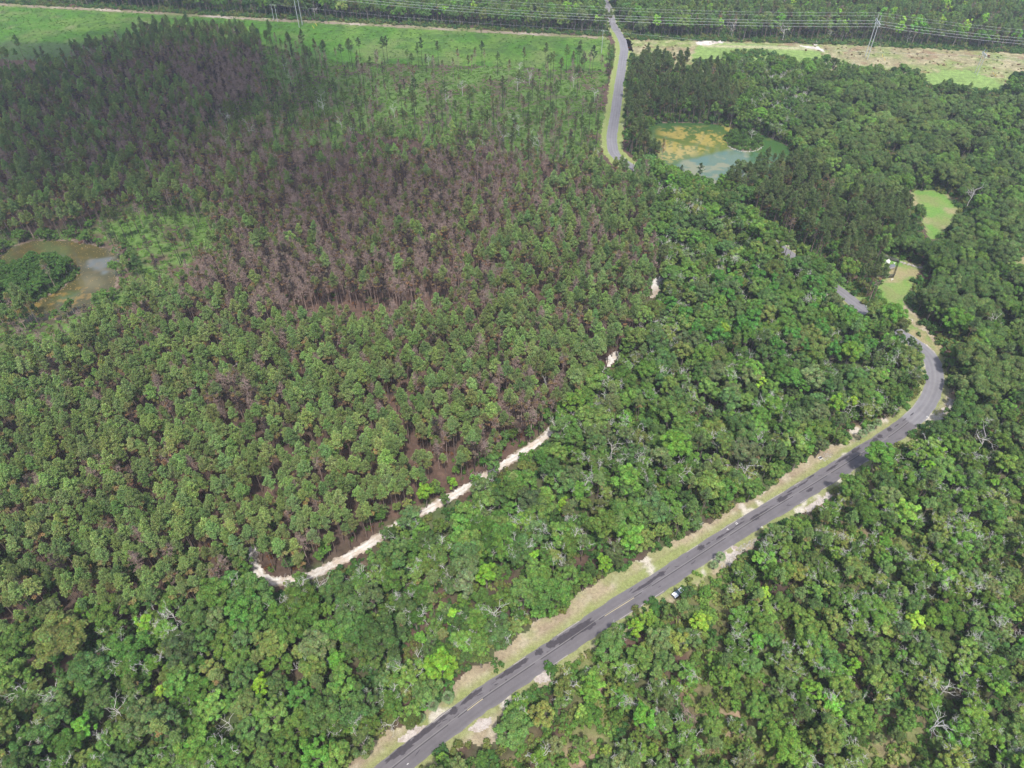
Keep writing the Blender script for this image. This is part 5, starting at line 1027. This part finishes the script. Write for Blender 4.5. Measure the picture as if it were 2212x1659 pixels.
def wire(a, b, sag, label, name='power_cable', r=.05):
    n = 24; t = np.linspace(0, 1, n)[:, None]; p = a * (1 - t) + b * t; p[:, 2] -= sag * 4 * (t[:, 0] * (1 - t[:, 0])); o = p[0].copy(); mb = MB(); mb.tube(p - o, np.full(n, r), 4, False)
    return link(name, mb.mesh(name, M_wire), None, tuple(o), label=label, category='cable', group='cables of the power line')
nm_ = ['nearest the wood', 'in the middle', 'nearest the field', 'top front', 'top back']
for k in range(5):
    wire(TA[k], TB[k], 6.5, f'long pale cable spanning field and road between the pylons, {nm_[k]}', r=.065 if k < 3 else .04)
    wire(TB[k], farR[k], 8, f'pale cable running off to the right from the big pylon, {nm_[k]}', r=.065 if k < 3 else .04)
    wire(farL[k], TA[k], 6, f'pale cable running off to the left from the left pylon, {nm_[k]}', r=.05)
def pole(px, py, H, label, pads=0):
    x_, y_ = P(px, py); o = thing('utility_pole', label, 'pole', (x_, y_, 0.0)); mb = MB(); mb.tube([(0, 0, 0), (.05, 0, H * .5), (0, 0, H)], [.24, .2, .15], 8); link('pole_shaft', mb.mesh('pole_shaft', M_steel), o); nrm = np.array((-DL[1], DL[0]))
    mb = MB(); mb.box((0, 0, H - 1.0), (2.6, .14, .18), ax_l); link('crossarm', mb.mesh('crossarm', M_wood), o)
    for s_ in (-1, 0, 1): q = np.array((*(DL * s_ * 1.15), H - .9)); mb = MB(); mb.tube([q, q + (0, 0, .5)], [.09, .06], 6); link('insulator', mb.mesh('insulator', M_insul), o)
    mb = MB(); mb.tube([(.3, 0, H * .62), (.3, 0, H * .62 + 1.1)], [.28, .28], 8); link('transformer', mb.mesh('transformer', M_steel), o); return np.array((x_, y_, H - .4))
PC = pole(1801, 0, 1, 'x') if False else pole(1299, 158 * .72 + 1, 17, 'grey utility pole at the field corner beside the north road')
PE = pole(600, 47, 14, 'wooden utility pole with white transformers left of the left pylon'); PF = pole(592, 44, 13, 'shorter utility pole just left of the one with transformers')
PR = TD[1]
wire(PE, PC, 2.0, 'thin low cable along the field edge between the utility poles', r=.035); wire(PC, PR, 3.0, 'thin low cable from the roadside pole to the right pole frame', r=.035); wire(PE, PF, .2, 'short slack cable between the two left utility poles', r=.035)
for k in range(3): wire(TD[k], TD[k] + np.array((*(DL * 200), 0)), 3, f'thin cable leaving the smaller pole frame to the right, {nm_[k]}', r=.035)

# ------------------------------------------------------------------ the parked car
def car():
    ii = at_road(1466, 1262); d = -road_d[ii]; o = thing('parked_car', 'parked dark car with painted white reflections under trees on the near verge, door open', 'car', (CAR_XY[0], CAR_XY[1], 0.04), math.atan2(d[1], d[0]))
    wh = simple('car_white_sheen', (.78, .79, .8), .2, .6); bk = simple('car_black', (.015, .015, .017), .35, .5); gl = simple('car_glass', (.05, .09, .10), .05, .9); hl = simple('lamp_glass', (.8, .82, .85), .1, .8); rb = simple('rubber', (.02, .02, .02), .9, .1); ch = simple('rim_metal', (.5, .5, .52), .3, .6, .8); rd = simple('tail_red', (.4, .02, .02), .3, .5)  # white on bonnet and roof paints bright reflections onto a dark car
    def prism(name, prof, w, m, parent=o, y0=0.0, taper=0.0):
        n = len(prof); mb = MB(); v = [(a, y0 - w / 2 + (taper if b > 1.0 else 0), b) for a, b in prof] + [(a, y0 + w / 2 - (taper if b > 1.0 else 0), b) for a, b in prof]
        mb.add(v, [[k, (k + 1) % n, n + (k + 1) % n, n + k] for k in range(n)]); c_ = np.mean(v[:n], axis=0); mb.add(np.vstack([v[:n], [c_]]), [[(k + 1) % n, k, n] for k in range(n)]); c_ = np.mean(v[n:], axis=0); mb.add(np.vstack([v[n:], [c_]]), [[k, (k + 1) % n, n] for k in range(n)]); return link(name, mb.mesh(name, m), parent)
    body = prism('body', [(-2.25, .4), (2.2, .4), (2.28, .75), (2.1, .95), (-2.2, .98), (-2.3, .7)], 1.82, bk)
    prism('bonnet', [(.95, 1.0), (1.1, .97), (2.08, .955), (2.2, .90), (2.15, .99), (1.2, 1.08), (.9, 1.10)], 1.6, wh)
    prism('cabin', [(-2.0, .98), (1.0, .98), (.25, 1.58), (-1.5, 1.6), (-1.9, 1.3)], 1.7, bk, taper=.14); prism('roof', [(-1.45, 1.6), (.15, 1.58), (.1, 1.64), (-1.4, 1.66)], 1.32, wh)
    mb = MB(); mb.add([(1.02, -.72, 1.03), (1.02, .72, 1.03), (.32, .60, 1.58), (.32, -.60, 1.58)], [[0, 1, 2, 3]]); link('windscreen', mb.mesh('windscreen', gl), o)
    mb = MB(); mb.add([(-2.02, -.66, 1.05), (-1.97, -.6, 1.33), (-1.97, .6, 1.33), (-2.02, .66, 1.05)], [[0, 1, 2, 3]]); link('rear_window', mb.mesh('rear_window', gl), o)
    for s_ in (-1, 1):
        mb = MB(); mb.box((-.6, s_ * .80, 1.28), (1.9, .03, .36)); link('side_window', mb.mesh('side_window', gl), o); mb = MB(); mb.box((2.2, s_ * .65, .78), (.14, .36, .16)); link('headlight', mb.mesh('headlight', hl), o)
        mb = MB(); mb.box((-2.28, s_ * .7, .8), (.1, .3, .2)); link('tail_light', mb.mesh('tail_light', rd), o); mb = MB(); mb.box((.75, s_ * .98, 1.05), (.16, .22, .16)); link('wing_mirror', mb.mesh('wing_mirror', bk), o)
        for xx_ in (-1.4, 1.38):
            mb = MB(); mb.tube([(xx_, s_ * .75, .34), (xx_, s_ * .95, .34)], [.34, .34], 14); wl_ = link('wheel', mb.mesh('wheel', rb), o); mb = MB(); mb.tube([(xx_, s_ * .93, .34), (xx_, s_ * .965, .34)], [.2, .2], 10); link('rim', mb.mesh('rim', ch), wl_)
    mb = MB(); mb.box((2.3, 0, .55), (.14, 1.75, .26)); link('front_bumper', mb.mesh('front_bumper', bk), o); mb = MB(); mb.box((2.38, 0, .62), (.03, .95, .16)); link('grille', mb.mesh('grille', ch), o)
    mb = MB(); c_, s_ = math.cos(1.1), math.sin(1.1); a3 = [[-c_, -s_, 0], [s_, -c_, 0], [0, 0, 1]]; base_ = np.array((.8, -.92, .75)); dr_ = np.array((-c_, -s_, 0)); mb.box(base_ + dr_ * .5, (1.05, .08, .62), a3); dd2 = link('door', mb.mesh('door', bk), o, label='open driver door'); mb = MB(); mb.box(base_ + dr_ * .55 + (0, 0, .52), (.8, .03, .38), a3); link('door_window', mb.mesh('door_window', gl), dd2)
car()
# ------------------------------------------------------------------ haze and the cloud that shades the far left
hm = bpy.data.materials.new('haze'); hm.use_nodes = True; N = hm.node_tree.nodes; N.remove(N['Principled BSDF']); pvn = N.new('ShaderNodeVolumePrincipled'); pvn.inputs['Color'].default_value = (.80, .87, 1.0, 1); pvn.inputs['Density'].default_value = HAZE_DENSITY; pvn.inputs['Anisotropy'].default_value = 0.2
hm.node_tree.links.new(pvn.outputs[0], N['Material Output'].inputs['Volume'])
mb = MB(); mb.box((0, 2000, 99), (14000, 12000, 202)); link('haze', mb.mesh('haze', hm), kind='stuff', label='thin blue summer haze over the woods', category='haze')
cm = bpy.data.materials.new('cloud'); cm.use_nodes = True; N = cm.node_tree.nodes; L = cm.node_tree.links; b_ = N['Principled BSDF']; b_.inputs['Base Color'].default_value = (.85, .86, .88, 1); b_.inputs['Roughness'].default_value = 1; b_.inputs['Alpha'].default_value = .165; b_.inputs['Specular IOR Level'].default_value = 0
cb = MB(); rc = np.random.default_rng(11)
for k in range(90):
    c_ = np.array((rc.normal() * 150, rc.normal() * 95, rc.normal() * 14)); r_ = rc.uniform(28, 62); n1, n2 = 10, 6
    ph = np.linspace(0.02, math.pi - .02, n2)[:, None]; th = (np.arange(n1) * 2 * math.pi / n1)[None]; v = np.stack([np.sin(ph) * np.cos(th), np.sin(ph) * np.sin(th), np.cos(ph) * .5 + 0 * th], -1).reshape(-1, 3) * r_ * rc.uniform(.85, 1.15, (n1 * n2, 1)) + c_
    cb.add(v, [[i * n1 + j, i * n1 + (j + 1) % n1, (i + 1) * n1 + (j + 1) % n1, (i + 1) * n1 + j] for i in range(n2 - 1) for j in range(n1)])
link('cloud', cb.mesh('cloud', cm, True), None, (-240, 95, 720), kind='structure')
print('trees', len(T), {k: sum(1 for t in T if t[0] == k) for k in TREE_H}, 'shrubs', len(rows), 'objects', len(C.objects), 'tris', sum(len(m.loops) for m in bpy.data.meshes))
